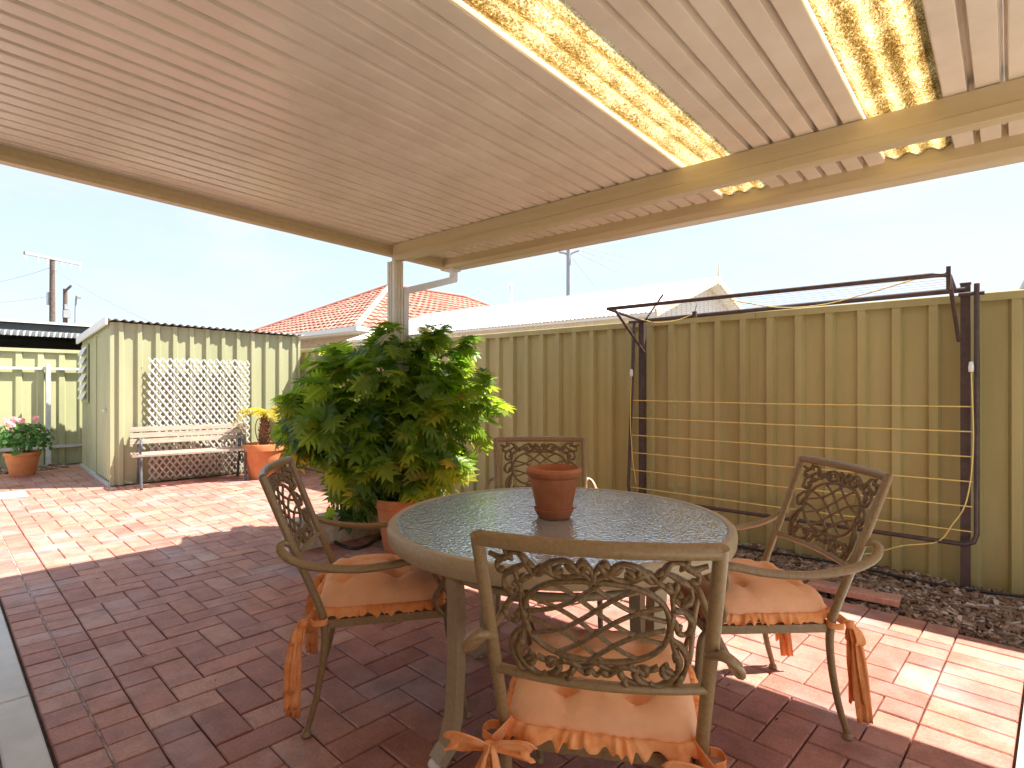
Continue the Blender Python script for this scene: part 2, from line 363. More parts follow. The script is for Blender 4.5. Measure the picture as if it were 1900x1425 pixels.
def island_mat(name, cols, rough=.9, bump=.4, bs=60):
    m, nt, p, out = newmat(name); N, L = nt.nodes, nt.links
    oi = N.new('ShaderNodeObjectInfo'); ge = N.new('ShaderNodeNewGeometry')
    ad = N.new('ShaderNodeMath'); ad.operation = 'ADD'; L.new(oi.outputs['Random'], ad.inputs[0]); L.new(ge.outputs['Random Per Island'], ad.inputs[1])
    fr = N.new('ShaderNodeMath'); fr.operation = 'FRACT'; L.new(ad.outputs[0], fr.inputs[0])
    r = N.new('ShaderNodeValToRGB'); e = r.color_ramp.elements
    e[0].position = 0; e[0].color = (*cols[0], 1); e[1].position = 1; e[1].color = (*cols[-1], 1)
    for i, c in enumerate(cols[1:-1]): q = e.new((i + 1) / (len(cols) - 1)); q.color = (*c, 1)
    L.new(fr.outputs[0], r.inputs['Fac']); L.new(r.outputs['Color'], p.inputs['Base Color'])
    p.inputs['Roughness'].default_value = rough; p.inputs['Specular IOR Level'].default_value = .3
    n = N.new('ShaderNodeTexNoise'); n.inputs['Scale'].default_value = bs; L.new(ge.outputs['Position'], n.inputs['Vector'])
    b = N.new('ShaderNodeBump'); b.inputs['Strength'].default_value = bump; b.inputs['Distance'].default_value = .004
    L.new(n.outputs['Fac'], b.inputs['Height']); L.new(b.outputs['Normal'], p.inputs['Normal'])
    return m
M['bark'] = island_mat('bark_chip', [(.09, .05, .033), (.30, .19, .125), (.15, .09, .06), (.42, .29, .20), (.20, .135, .10), (.64, .55, .46)])
M['tile'] = island_mat('terracotta_roof_tile', [(.36, .15, .11), (.46, .22, .165), (.40, .18, .135), (.52, .29, .23)], .8)
M['pale_brick'] = island_mat('pale_wall_brick', [(.52, .40, .28), (.60, .48, .34), (.56, .42, .30)], .9)

# ================================================================== THE SETTING
g = MB(); g.quadgrid([[(-600, -600, -.06), (600, -600, -.06)], [(-600, 600, -.06), (600, 600, -.06)]])
tag(g.build('ground', M['earth']), kind='structure')

# ------------------------------------------------------------------ paving: frame turned 3 degrees from the fence
FA = R(3.0)
P0 = Vector((-2.34, .42, 0))
U = Vector((-math.cos(FA), math.sin(FA), 0)); V = Vector((math.sin(FA), math.cos(FA), 0))
def uv(p): r = Vector(p) - P0; return r.dot(U), r.dot(V)
def pv(u, v, z=0): return P0 + U * u + V * v + Vector((0, 0, z))
BL, BW, JT = .266, .133, .0052
u_right = uv((.034, 3.0, 0))[0]                     # the paving's right end
BED_Y, BED_X = 3.72, -3.3                            # mulch bed along the fence
pav = MB()
pts = [pv(u_right - .02, -.02, -.022), pv(12, -.02, -.022), pv(12, 6, -.022), pv(u_right - .02, 6, -.022)]
pav.v = [tuple(p) for p in pts]; pav.f = [(0, 3, 2, 1)]
paving = tag(pav.build('brick_paving', M['sand']), kind='structure')

cells = []       # (u0, u1, v0, v1)
vtop = uv((-.3, BED_Y, 0))[1]
nb = int(12.5 / BW)
u0 = u_right
for k in range(nb):                                  # border row of headers beside the concrete slab
    cells += [(u0 + k * BW, u0 + (k + 1) * BW, .002, .002 + BW), (u0 + k * BW, u0 + (k + 1) * BW, .002 + BW, .002 + BL)]
uf0, vf0 = u_right + BL, .002 + BL
for k in range(int((vtop - vf0) / BW)):              # border column of headers at the right end
    cells.append((u_right, u_right + BL, vf0 + k * BW, vf0 + (k + 1) * BW))
bed_u = uv((BED_X, BED_Y, 0))[0]
for k in range(int((bed_u - uf0) / BW) + 1):         # border row of headers beside the mulch
    cells.append((uf0 + k * BW, uf0 + (k + 1) * BW, vtop - BL, vtop))
def clip(u0, u1, v0, v1):
    u0 = max(u0, uf0); v0 = max(v0, vf0); u1 = min(u1, 11.0); v1 = min(v1, 4.9)
    if u0 < bed_u + BW and v1 > vtop - BL: v1 = min(v1, vtop - BL)
    return (u0, u1, v0, v1) if u1 - u0 > .03 and v1 - v0 > .03 else None
for c in range(-1, int(11 / BW)):                     # herringbone field
    for r in range(-1, int(5 / BW)):
        m4 = (c - r) % 4
        if m4 == 0: q = (uf0 + c * BW, uf0 + (c + 2) * BW, vf0 + r * BW, vf0 + (r + 1) * BW)
        elif m4 == 3: q = (uf0 + c * BW, uf0 + (c + 1) * BW, vf0 + r * BW, vf0 + (r + 2) * BW)
        else: continue
        q = clip(*q)
        if q: cells.append(q)
def size_of(q):
    p = pv((q[0] + q[1]) / 2, (q[2] + q[3]) / 2); d = p.dot(FWD); l = p.dot(RGT)
    if d < .3: return 0
    x, y = 950 + FPX * l / d, HORIZON + FPX * CAMH / d
    if not (-40 < x < 1940 and y < 1490): return 0
    return (q[1] - q[0]) * (q[3] - q[2]) / d ** 3
cells.sort(key=size_of, reverse=True)
def paver_mesh(a, b, h=.05, bev=.0045):
    mb = MB(); a -= JT; b -= JT
    for z, i in ((-h, 0), (-bev, 0), (0, bev)):
        mb.v += [(-a / 2 + i, -b / 2 + i, z), (a / 2 - i, -b / 2 + i, z), (a / 2 - i, b / 2 - i, z), (-a / 2 + i, b / 2 - i, z)]
    for l in (0, 4):
        for k in range(4): mb.f.append((l + k, l + (k + 1) % 4, l + 4 + (k + 1) % 4, l + 4 + k))
    mb.f.append((8, 9, 10, 11))
    return mb
pm_cache = {}
mortar_sq = paver_mesh(BW + .003, BW + .003).mesh('brick', M['mortar'], fix=False)
rest = MB()
for i, q in enumerate(cells):
    a, b = round(q[1] - q[0], 3), round(q[3] - q[2], 3)
    c = pv((q[0] + q[1]) / 2, (q[2] + q[3]) / 2, rnd.uniform(-.002, .002))
    Mx = Matrix.Translation(c) @ Matrix.Rotation(PI - FA + rnd.uniform(-.006, .006), 4, 'Z') @ Matrix.Rotation(rnd.uniform(-.004, .004), 4, 'X') @ Matrix.Rotation(rnd.uniform(-.004, .004), 4, 'Y')
    if i < 300 and size_of(q) > 0:
        if (a, b) not in pm_cache: pm_cache[(a, b)] = paver_mesh(a, b).mesh('brick', M['brick'], fix=False)
        o = ob('brick', pm_cache[(a, b)], paving, Mx)
        if abs(a - BW) < .01 and abs(b - BW) < .01 and q[0] < uf0 + .01 and q[2] > .4 and rnd.random() < .6:
            o.data = mortar_sq
    else:
        p = paver_mesh(a, b, .03); n0 = len(rest.v)
        rest.v += [tuple(Mx @ Vector(v)) for v in p.v]; rest.f += [tuple(n0 + k for k in f) for f in p.f]
pj = MB(); pj.v = [tuple(pv(a, b, -.0035)) for a, b in ((u_right, .002 + BW - .0025), (11, .002 + BW - .0025), (11, .002 + BW + .0025), (u_right, .002 + BW + .0025))]; pj.f = [(0, 3, 2, 1)]
pj.build('joint_filling', M['mortar'], paving)
tag(rest.build('far_bricks', M['brick'], paving, fix=False), kind='stuff')

# concrete slab along the house, in bays with a pale coping strip
slab = MB()
pts = [pv(u_right - 3, -1.6, -.03), pv(12, -1.6, -.03), pv(12, -.012, -.03), pv(u_right - 3, -.012, -.03)]
slab.v = [tuple(p) for p in pts]; slab.f = [(0, 3, 2, 1)]
slab = tag(slab.build('concrete_path', M['sand']), kind='structure')
def uvbox(u0, u1, v0, v1, z0, z1, bev=.006):
    mb = MB()
    for z, i in ((z0, 0), (z1 - bev, 0), (z1, bev)):
        mb.v += [tuple(pv(a, b, z)) for a, b in ((u0 + i, v0 + i), (u1 - i, v0 + i), (u1 - i, v1 - i), (u0 + i, v1 - i))]
    for l in (0, 4):
        for k in range(4): mb.f.append((l + k, l + (k + 1) % 4, l + 4 + (k + 1) % 4, l + 4 + k))
    mb.f.append((8, 9, 10, 11))
    return mb
joint = uv(at(18, 1306, 0))[0]
for k in range(-5, 9):
    a, b = joint + k * 1.2, joint + (k + 1) * 1.2
    uvbox(a + .004, b - .004, -.125, -.010, -.029, .012).build('coping', M['concrete'], slab)
    uvbox(a + .004, b - .004, -1.59, -.129, -.029, .007).build('slab', M['concrete2'], slab)
# pale concrete strip at the paving's right end
side = uvbox(u_right - 1.4, u_right - .008, .0, 3.42, -.05, .014)
tag(side.build('side_path', M['concrete']), kind='structure')
# drain cover at the far left
dc = thing('drain_cover', 'pale concrete drain cover set flush in sunlit paving at far left', 'drain cover', at(14, 920), R(-3))
MB().box((-.22, -.16, .002), (.22, .16, .012)).build('frame', M['concrete'], dc)
MB().box((-.17, -.11, .012), (.17, .11, .018)).build('lid', M['concrete2'], dc)

# ------------------------------------------------------------------ mulch bed
bed = MB(); xs = [BED_X + i * .2 for i in range(0, 35)]; ys = [BED_Y + j * .1 for j in range(0, 9)]
bed.quadgrid([[(x, min(y, 4.52), -.03 + .045 * min(1, (y - BED_Y) / .2) + .012 * math.sin(x * 7 + y * 11)) for y in ys] for x in xs])
tag(bed.build('mulch_bed', M['soil'], smooth=True), kind='structure')
def chips(region, n, s0, s1, zf, mt, name, label, cat):
    mb = MB()
    for _ in range(n):
        x, y = region()
        a = rnd.uniform(s0, s1); b = a * rnd.uniform(.25, .6); h = rnd.uniform(.003, .009)
        Mx = Matrix.Translation((x, y, zf(x, y) + rnd.uniform(0, .016))) @ Euler((rnd.gauss(0, .35), rnd.gauss(0, .35), rnd.uniform(0, 6.3))).to_matrix().to_4x4()
        k = rnd.uniform(.5, .95)
        P = [(-a, -b, 0), (a * k, -b * .8, 0), (a, b * .6, 0), (-a * .7, b, 0)]
        n0 = len(mb.v); mb.v += [tuple(Mx @ Vector((p[0], p[1], z))) for z in (-h, h) for p in P]
        for f in ((3, 2, 1, 0), (4, 5, 6, 7), (0, 1, 5, 4), (1, 2, 6, 5), (2, 3, 7, 6), (3, 0, 4, 7)): mb.f.append(tuple(n0 + i for i in f))
    return tag(mb.build(name, mt, fix=False), label, cat, kind='stuff')
def bedz(x, y): return -.03 + .045 * min(1, max(0, (y - BED_Y) / .2)) + .012 * math.sin(x * 7 + y * 11)
chips(lambda: (rnd.uniform(BED_X, .9), BED_Y - .015 + .8 * rnd.random()), 9000, .009, .034, bedz, M['bark'], 'bark_mulch', 'dark brown bark chip mulch along the foot of the fence', 'mulch')
# a strip of litter before the back fence and the shed door
chips(lambda: (rnd.uniform(-11.35, -10.75), rnd.uniform(.4, 2.1)), 500, .012, .05, lambda x, y: .0, M['bark'], 'garden_litter', 'dry brown litter along the foot of the back fence', 'litter')
mb = MB()
for _ in range(70):
    x = rnd.uniform(-8, -4.2) if rnd.random() < .8 else rnd.uniform(-3.5, -.5); y = rnd.uniform(.8, 3.4); s = rnd.uniform(.006, .02)
    Mx = Matrix.Translation((x, y, .006)) @ Euler((rnd.gauss(0, .3), rnd.gauss(0, .3), rnd.uniform(0, 6))).to_matrix().to_4x4()
    n0 = len(mb.v); mb.v += [tuple(Mx @ Vector(p)) for p in ((-s, 0, 0), (0, -s * .4, .003), (s, 0, .001), (0, s * .4, .004))]; mb.f.append((n0, n0 + 1, n0 + 2, n0 + 3))
tag(mb.build('fallen_leaves', M['bark'], fix=False), 'tiny dry fallen leaves scattered over the brick paving', 'fallen leaves', kind='stuff')

# ================================================================== PATIO ROOF
RX0, RX1 = -3.86, 1.55
GY = 3.54                                   # centre of the outer gutter
SL = .026
def rz(y): return 2.392 + (3.5 - y) * SL     # underside of the roof sheets
roof = thing('patio_roof', 'cream ribbed metal patio roof on beams with two golden skylight strips', 'patio roof', (-3.86, 2.86, 0))
roof.location = (0, 0, 0)
PW = .0972
LV = Vector((0, -1.5, rz(-1.5))) - Vector((0, 3.50, rz(3.50)))
def pan_mesh(w):
    e = .0125; d = .055
    prof = [(0, d), (e * .6, d), (e, .001), (e + .004, 0), (w - e - .004, 0), (w - e, .001), (w - e * .6, d), (w, d)]
    return MB().sheet(prof, (0, 0, 0), (1, 0, 0), (0, 0, 1), LV, .0012)
me_pan = pan_mesh(PW).mesh('roof_panel', M['roofpaint'])
sky_strips = [(-1.305, -1.05), (-.47, -.212)]
def run(a, b):
    n = max(1, round((b - a) / PW)); 
    for k in range(n):
        o = ob('roof_panel', me_pan, roof, Matrix.Translation((a + k * (b - a) / n, 3.50, rz(3.50) + (.0015 if k % 2 else 0))))
        o.scale = ((b - a) / n / PW * 1.0005, 1, 1); o.rotation_euler = (0, rnd.gauss(0, .006), 0)
run(RX0 + .002, sky_strips[0][0]); run(sky_strips[0][1], sky_strips[1][0]); run(sky_strips[1][1], RX1)
for a, b in sky_strips:
    w = b - a + .01; prof = []
    for k in range(25):
        t = k / 24; prof.append((t * w, .012 + .011 * math.cos(t * 2 * PI * 3)))
    mb = MB().sheet(prof, (a - .005, 3.50, rz(3.50) + .003), (1, 0, 0), (0, 0, 1), LV, .002)
    mb.build('skylight_panel', M['skylight'], roof, smooth=50)
# inner beam (folded channel with a lip), outer gutter, end fascia
def channel(path_o, L, prof, name, mt, parent, th=.003):
    return MB().sheet(prof, path_o, (0, 1, 0), (0, 0, 1), L, th)
BY = 2.86
bt, bb = rz(BY) - .004, rz(BY) - .142
def loopsweep(pts2, x0, x1, name, mt, parent, smooth=False):
    mb = MB(); n = len(pts2)
    mb.v = [(x0, y, z) for y, z in pts2] + [(x1, y, z) for y, z in pts2]
    mb.f = [(k, (k + 1) % n, n + (k + 1) % n, n + k) for k in range(n)] + [tuple(range(n))[::-1], tuple(range(n, 2 * n))]
    return mb.build(name, mt, parent, smooth)
loopsweep([(BY - .004, bt), (BY - .004, bb + .055), (BY - .012, bb + .05), (BY - .012, bb + .004), (BY - .008, bb), (BY + .052, bb), (BY + .056, bb + .004), (BY + .056, bt)], RX0 + .065, RX1, 'beam', M['beam'], roof)
g0, g1 = 2.300, 2.418
loopsweep([(3.455, rz(3.455) + .060), (3.455, g0 + .035), (3.47, g0 + .006), (3.48, g0), (3.585, g0), (3.60, g0 + .012), (3.605, g0 + .05), (3.618, g1), (3.605, g1), (3.595, g0 + .05), (3.58, g0 + .008), (3.485, g0 + .008), (3.466, g0 + .04), (3.466, rz(3.455) + .060)], RX0 - .045, RX1, 'gutter', M['beam'], roof)
# end fascia along the left edge, following the fall of the roof
fz = lambda y: rz(y)
mb = MB()
def fasc(y):
    z = fz(y)
    return [(RX0, y, z + .034), (RX0, y, z - .022), (RX0 + .014, y, z - .05), (RX0 + .014, y, z - .078), (RX0 - .04, y, z - .082), (RX0 - .046, y, z - .07), (RX0 - .046, y, z + .034)]
ya, yb = -1.5, 3.452
n = 7; A, B = fasc(ya), fasc(yb)
mb.v = A + B; mb.f = [(k, (k + 1) % n, n + (k + 1) % n, n + k) for k in range(n)] + [tuple(range(n))[::-1], tuple(range(n, 2 * n))]
mb.build('fascia', M['beam'], roof)
mb = MB(); mb.box((RX0 + .004, -1.5, rz(0) - .09), (RX1, -1.44, rz(-1.5) + .03)); mb.build('wall_plate', M['beam'], roof)
# corner post with fluted face
px, py = -3.80, BY + .024
post = MB(); hw = .046
fl = [(-hw, -hw), (-hw * .55, -hw), (-hw * .45, -hw + .008), (-hw * .15, -hw + .008), (-hw * .05, -hw), (hw * .05, -hw), (hw * .15, -hw + .008), (hw * .45, -hw + .008), (hw * .55, -hw), (hw, -hw)]
ring = fl + [(-b, a) for a, b in fl][1:] + [(-a, -b) for a, b in fl][1:] + [(b, -a) for a, b in fl][1:-1]
n = len(ring)
post.v = [(px + a, py + b, 0) for a, b in ring] + [(px + a, py + b, bb) for a, b in ring]
post.f = [(k, (k + 1) % n, n + (k + 1) % n, n + k) for k in range(n)] + [tuple(range(n))[::-1], tuple(range(n, 2 * n))]
post.build('post', M['cream'], roof)
# downpipe from the gutter corner back to the post
dp = MB(); dx = px + .016
dp.bar([(dx, 3.52, g0 - .01), (dx, 3.52, g0 - .10)], .054, .050, up=(0, 1, 0))
dp.bar([(dx, 3.535, g0 - .085), (dx, py + .068, g0 - .27)], .058, .056, up=(0, .2, 1))
dp.bar([(dx, py + .083, g0 - .25), (dx, py + .083, .02)], .053, .050, up=(0, 1, 0))
dp.build('downpipe', M['white'], roof)
MB().box((dx - .05, 3.46, g0 - .02), (dx + .05, 3.56, g0 + .003)).build('outlet', M['white'], roof)

# house behind the viewpoint: the wall that carries the roof
house = thing('house', 'brown house wall carrying the patio roof beside the concrete path', 'house', pv(0, -1.6))
house.location = (0, 0, 0)
def hbox(u0, u1, v0, v1, z0, z1): return uvbox(u0, u1, v0, v1, z0, z1, .002)
hbox(-6, 1.2, -1.85, -1.6, -.03, 2.75).build('wall', M['render'], house)
d = hbox(-2.3, -.6, -1.6, -1.57, .02, 2.1).build('sliding_door', M['white'], house)
hbox(-2.24, -1.48, -1.572, -1.562, .1, 2.04).build('pane', M['winglass'], d)
hbox(-1.42, -.66, -1.572, -1.562, .1, 2.04).build('pane', M['winglass'], d)

# ================================================================== FENCES
def rib_profile(w, n, dep, rb=.075, rt=.045):
    p = w / n; prof = [(0, 0)]
    for k in range(n):
        c = (k + .5) * p
        prof += [(c - rb / 2, 0), (c - rt / 2, dep), (c + rt / 2, dep), (c + rb / 2, 0)]
    prof.append((w, 0)); return prof
FY = 4.5
FT = 1.815
fence = thing('boundary_fence', 'long shaded olive ribbed steel fence behind the clothesline and chairs', 'fence', (0, 0, 0))
SW = .79
me_fs = MB().sheet(rib_profile(SW, 4, .034), (0, 0, 0), (1, 0, 0), (0, -1, 0), (0, 0, FT - .04), .0015).mesh('fence_sheet', M['fence'])
nsh = 22
fx0 = -13.3
for k in range(nsh):
    ob('fence_sheet', me_fs, fence, Matrix.Translation((fx0 + k * SW, FY + rnd.uniform(-.002, .002), .0)))
for k in range(8):
    x = fx0 + k * SW * 3
    x1 = min(x + SW * 3, fx0 + nsh * SW)
    loopsweep([(FY - .038, FT - .052), (FY - .038, FT - .006), (FY - .030, FT), (FY + .030, FT), (FY + .038, FT - .006), (FY + .038, FT - .052), (FY + .034, FT - .052), (FY + .034, FT - .008), (FY - .034, FT - .008), (FY - .034, FT - .052)], x + .002, x1 - .002, 'top_rail', M['fence'], fence)
    MB().box((x - .025, FY + .003, -.05), (x + .025, FY + .05, FT - .004)).build('post', M['fence'], fence)
# back fence at the left, seen from its rail side
BX = -11.42
back = thing('back_fence', 'sunlit pale green ribbed steel fence with pale rails behind the geranium pot', 'fence', (0, 0, 0))
me_bs = MB().sheet(rib_profile(SW, 3, .03, .1, .07), (0, 0, 0), (0, 1, 0), (1, 0, 0), (0, 0, 1.78), .0015).mesh('fence_sheet', M['fence_back'])
for k in range(10): ob('fence_sheet', me_bs, back, Matrix.Translation((BX, -3.3 + k * SW, 0)))
MB().box((BX - .03, -3.3, 1.776), (BX + .045, 4.46, 1.83)).build('top_rail', M['fence_back'], back)
for z in (.27, 1.5):
    MB().box((BX + .035, -3.3, z), (BX + .075, 4.46, z + .045)).build('rail', M['galv'], back)
yp = at(84, 862).y
for k in (-1, 0):
    MB().box((BX + .078, yp + k * 2.37 - .03, -.05), (BX + .135, yp + k * 2.37 + .03, 1.60)).build('post', M['galv'], back)

# ================================================================== SHED
A = Vector((-8.38, 2.03, 0)); Bc = Vector((-8.17, 4.40, 0))
su = (Bc - A).normalized(); sn = Vector((su.y, -su.x, 0))       # along the front, and out of it
WID = (Bc - A).length; DEP = 2.45
shed = thing('garden_shed', 'pale green ribbed metal garden shed with lattice on its sunny side', 'shed', A)
ra = math.atan2(su.y, su.x) - PI / 2
shed.rotation_euler = (0, 0, ra)
# local frame: +y along the front face, +x out of the front face
hL, hR, hB = 2.05, 2.0, 1.95
def topz(x, y): return hL + (hR - hL) * y / WID + (hB - hL) * (-x) / DEP
nsheet = 3; w = WID / nsheet
for k in range(nsheet):
    mb = MB(); prof = rib_profile(w, 4, .034, .07, .045)
    O = Vector((0, k * w, 0)); n0 = len(prof)
    mb.sheet(prof, O, (0, 1, 0), (1, 0, 0), (0, 0, 1), .0015)
    mb.v = [(x, y, (topz(0, y) - .005) if z > .5 else .012) for x, y, z in mb.v]
    mb.build('wall_sheet', M['shed'], shed)
# door side (faces -y): narrow ribs, door leaf, louvre
def shed_side(x0, x1, nr, z0, z1f, name, off=0.0, parent=None, mt='shed'):
    mb = MB(); ww = x1 - x0
    mb.sheet(rib_profile(ww, nr, .012, .05, .02), (x0, off, 0), (1, 0, 0), (0, -1, 0), (0, 0, 1), .0015)
    mb.v = [(x, y, z1f(x) if z > .5 else z0) for x, y, z in mb.v]
    return mb.build(name, M[mt], parent or shed)
shed_side(-DEP, -.95, 8, .02, lambda x: topz(x, 0) - .005, 'wall_sheet')
door = shed_side(-.94, -.06, 6, .07, lambda x: 1.90, 'door', -.012)
MB().box((-.98, -.03, .05), (-.935, .0, 1.92)).build('door_frame', M['shed'], door)
MB().box((-.30, -.05, .92), (-.16, -.026, .95)).build('handle', M['galv'], door)
MB().box((-.94, -.008, 1.90), (-.06, .004, topz(-.5, 0) + .0)).build('door_header', M['shed'], shed)
MB().box((-.06, -.012, .012), (.012, .03, hL - .01)).build('corner_trim', M['shed'], shed)
MB().box((-.012, WID - .03, .012), (.014, WID + .008, hR - .01)).build('corner_trim', M['shed'], shed)
MB().box((-DEP, -.035, .0), (.0, -.002, .05)).build('base_rail', M['galv'], shed)
mb = MB(); mb.box((-DEP, WID - .01, .01), (-.02, WID, 1.93)); mb.build('far_wall', M['shed'], shed)
mb = MB(); mb.box((-DEP - .01, 0, .01), (-DEP, WID, 1.93)); mb.build('rear_wall', M['shed'], shed)
vent = MB().box((-2.30, -.03, 1.0), (-1.72, -.014, 1.86)).build('louvre_vent', M['shed'], shed)
for k in range(6):
    z = 1.06 + k * .13
    mb = MB(); mb.v = [(-2.26, -.03, z + .11), (-1.76, -.03, z + .11), (-1.76, -.085, z), (-2.26, -.085, z), (-2.26, -.034, z + .10), (-1.76, -.034, z + .10), (-1.76, -.085, z - .008), (-2.26, -.085, z - .008)]
    mb.f = [(0, 1, 2, 3), (7, 6, 5, 4), (3, 2, 6, 7), (0, 3, 7, 4), (1, 5, 6, 2), (0, 4, 5, 1)]
    mb.build('slat', M['white'], vent)
# corrugated roof with a pale gable trim
mb = MB(); prof = []
nw = 28
for k in range(nw * 6 + 1):
    t = k / (nw * 6); prof.append((-.05 + t * (WID + .1), .012 * math.cos(t * nw * 2 * PI)))
mb.sheet(prof, (0, 0, 0), (0, 1, 0), (0, 0, 1), (-1, 0, 0), .002)
mb.v = [((.085 if x > -.5 else -DEP - .06), y, z + topz(.085 if x > -.5 else -DEP - .06, y) + .02) for x, y, z in mb.v]
mb.build('roof_sheet', M['galv'], shed, smooth=50)
mb = MB(); mb.bar([(.09, -.06, topz(.09, 0) + .0), (-DEP - .07, -.06, topz(-DEP, 0) + .0)], .025, .10); mb.build('barge_trim', M['white'], shed)

# lattice trellis leaning on the shed
lat = thing('lattice_trellis', 'weathered white diagonal lattice trellis against the shed wall', 'trellis', A + su * 1.0 + sn * .065)
lat.rotation_euler = (0, 0, ra)
LW0, LW1, LZ0, LZ1 = .385 - 1.0, 1.62 - 1.0, .05, 1.60
sp = .080
def lath(p, q, x):
    d = (q - p); L = d.length
    if L < .05: return
    me = MB().box((-.004, -.0105, 0), (.004, .0105, L)).mesh('lath', M['slat'])
    z = d.normalized(); xx = Vector((1, 0, 0)); yy = z.cross(xx)
    Mx = Matrix((xx, yy, z)).transposed().to_4x4(); Mx.translation = p + Vector((x, 0, 0))
    ob('lath', me, lat, Mx)
W_, H_ = LW1 - LW0, LZ1 - LZ0
for s, xo in ((1, .005), (-1, .0135)):
    k = -int(H_ / sp) - 1
    while k * sp < W_ + H_:
        c = k * sp                                   # y = c + t (or c - t), z = t, slope 55 degrees
        sl = .72
        t0, t1 = 0.0, H_
        if s == 1: f = lambda t: c * 1.0 + sl * t
        else: f = lambda t: c * 1.0 + W_ * 0 + sl * (H_ - t)
        # clip to the width
        def inv(y): return (y - c) / sl if s == 1 else H_ - (y - c) / sl
        a, b = sorted((inv(0), inv(W_))); t0 = max(t0, a); t1 = min(t1, b)
        if t1 - t0 > .04:
            j = rnd.uniform(0, .02)
            lath(Vector((0, LW0 + f(t0), LZ0 + t0)), Vector((0, LW0 + f(t1), LZ0 + t1 + (j if t1 >= H_ - .001 else 0))), xo)
        k += 1
# ================================================================== BENCH
def to_local(o_loc, r, p):
    return Matrix.Rotation(-r, 3, 'Z') @ (Vector(p) - Vector(o_loc))
bL, bR = at(262, 909), at(455, 891)                # front feet of the two iron ends
bc = (bL + bR) / 2; bdir = (bR - bL).normalized()
br = math.atan2(bdir.y, bdir.x) - PI / 2            # local +y along the bench, +x to its front
bench = thing('garden_bench', 'weathered slatted timber bench with dark iron ends before the lattice', 'bench', bc, br)
hl = (bR - bL).length / 2
for s in (-1, 1):
    y = s * hl
    mb = MB()
    mb.tube(cr([(.02, y, 0), (.0, y, .12), (-.03, y, .26), (.0, y, .36), (-.02, y, .41)], 5), .017, 8)          # front leg
    mb.tube(cr([(-.46, y, 0), (-.42, y, .15), (-.36, y, .3), (-.36, y, .42), (-.42, y, .6), (-.46, y, .74)], 5), .017, 8)   # rear leg and back
    mb.tube([(-.03, y, .385), (-.2, y, .365), (-.37, y, .385)], .015, 8)
    mb.tube(cr([(-.40, y, .58), (-.25, y, .60), (-.08, y, .59), (.0, y, .55), (.01, y, .50), (-.03, y, .47), (-.06, y, .50)], 5), .014, 8)   # arm scroll
    mb.tube(cr([(-.03, y, .40), (-.06, y, .47), (-.05, y, .56)], 4), .012, 8)
    for cx, cz, rr in ((-.2, .47, .06), (-.30, .50, .04), (-.12, .50, .04), (-.2, .27, .06)):
        mb.tube([(cx + rr * math.cos(a * PI / 8), y, cz + rr * math.sin(a * PI / 8)) for a in range(16)], .008, 6, closed=True)
    mb.tube([(-.02, y, .25), (-.36, y, .25)], .009, 6)
    mb.build('iron_end', M['iron'], bench, smooth=True)
e = hl + .09
for k in range(5):
    x = -.02 - k * .082
    MB().box((x - .033, -e, .395), (x + .033, e, .417)).build('seat_slat', M['timber'], bench)
for k in range(3):
    z = .55 + k * .075; x = -.375 - k * .022
    Mx = Matrix.Translation((x, 0, z)) @ Matrix.Rotation(-.25, 4, 'Y')
    MB().box((.0, -e, -.031), (.02, e, .031), Mx).build('back_slat', M['timber'], bench)

# ================================================================== POTS AND PLANTS
def pot(name, label, loc, rt, rb, h, mt, group=None, lip=.1, saucer=None):
    t = thing(name, label, 'pot', loc, 0, group)
    w = rt * .07; lh = h * lip * 1.6
    body = MB().lathe([(rb * .3, .002), (rb, .0), (rb + .004, .006), (rb + (rt - rb) * .85, h - lh), (rt, h - lh + .004), (rt + .006, h - lh + .012), (rt + .008, h - .012), (rt + .003, h - .002), (rt - w * .6, h), (rt - w, h - .006), (rt - w * 1.3, h * .6), (rb * .8, .03), (0.0001, .028)], 40)
    body.build('body', M[mt], t, smooth=35)
    return t
# palm in a big pot beside the bench
c = at(491, 886)
pp = pot('palm_pot', 'big orange terracotta pot holding the small palm beside the bench', c, .275, .19, .47, 'terracotta2', lip=.13)
MB().lathe([(.0001, .40), (.12, .408), (.235, .40)], 24).build('soil', M['soil'], pp, smooth=True)
palm = thing('small_palm', 'small palm with scaly trunk and yellow fronds in the big pot', 'palm', c + Vector((0, 0, .405)))
tr = MB(); pathz = [i / 10 * .44 for i in range(11)]
tr.tube([(.0, 0, z) for z in pathz], [.05 + .022 * math.sin(min(1, z / .3) * PI * .9) - (.03 * max(0, (z - .3) / .14)) for z in pathz], 14)
tr.build('trunk', M['trunk'], palm, smooth=True)
me_scale = MB(); me_scale.v = [(-.022, 0, 0), (.022, 0, 0), (.014, .012, .03), (0, .02, .05), (-.014, .012, .03), (0, -.012, .01)]; me_scale.f = [(0, 5, 2, 4), (5, 1, 2), (4, 2, 3), (0, 1, 5)]
me_scale = me_scale.mesh('trunk_scale', M['trunk'], fix=False)
for k in range(64):
    z = .01 + .40 * k / 64; a = k * 2.4; r = .05 + .022 * math.sin(min(1, z / .3) * PI * .9) - (.03 * max(0, (z - .3) / .14))
    ob('trunk_scale', me_scale, palm, Matrix.Translation((r * math.cos(a) * .95, r * math.sin(a) * .95, z)) @ Matrix.Rotation(a - PI / 2, 4, 'Z') @ Matrix.Rotation(-.25, 4, 'X'))
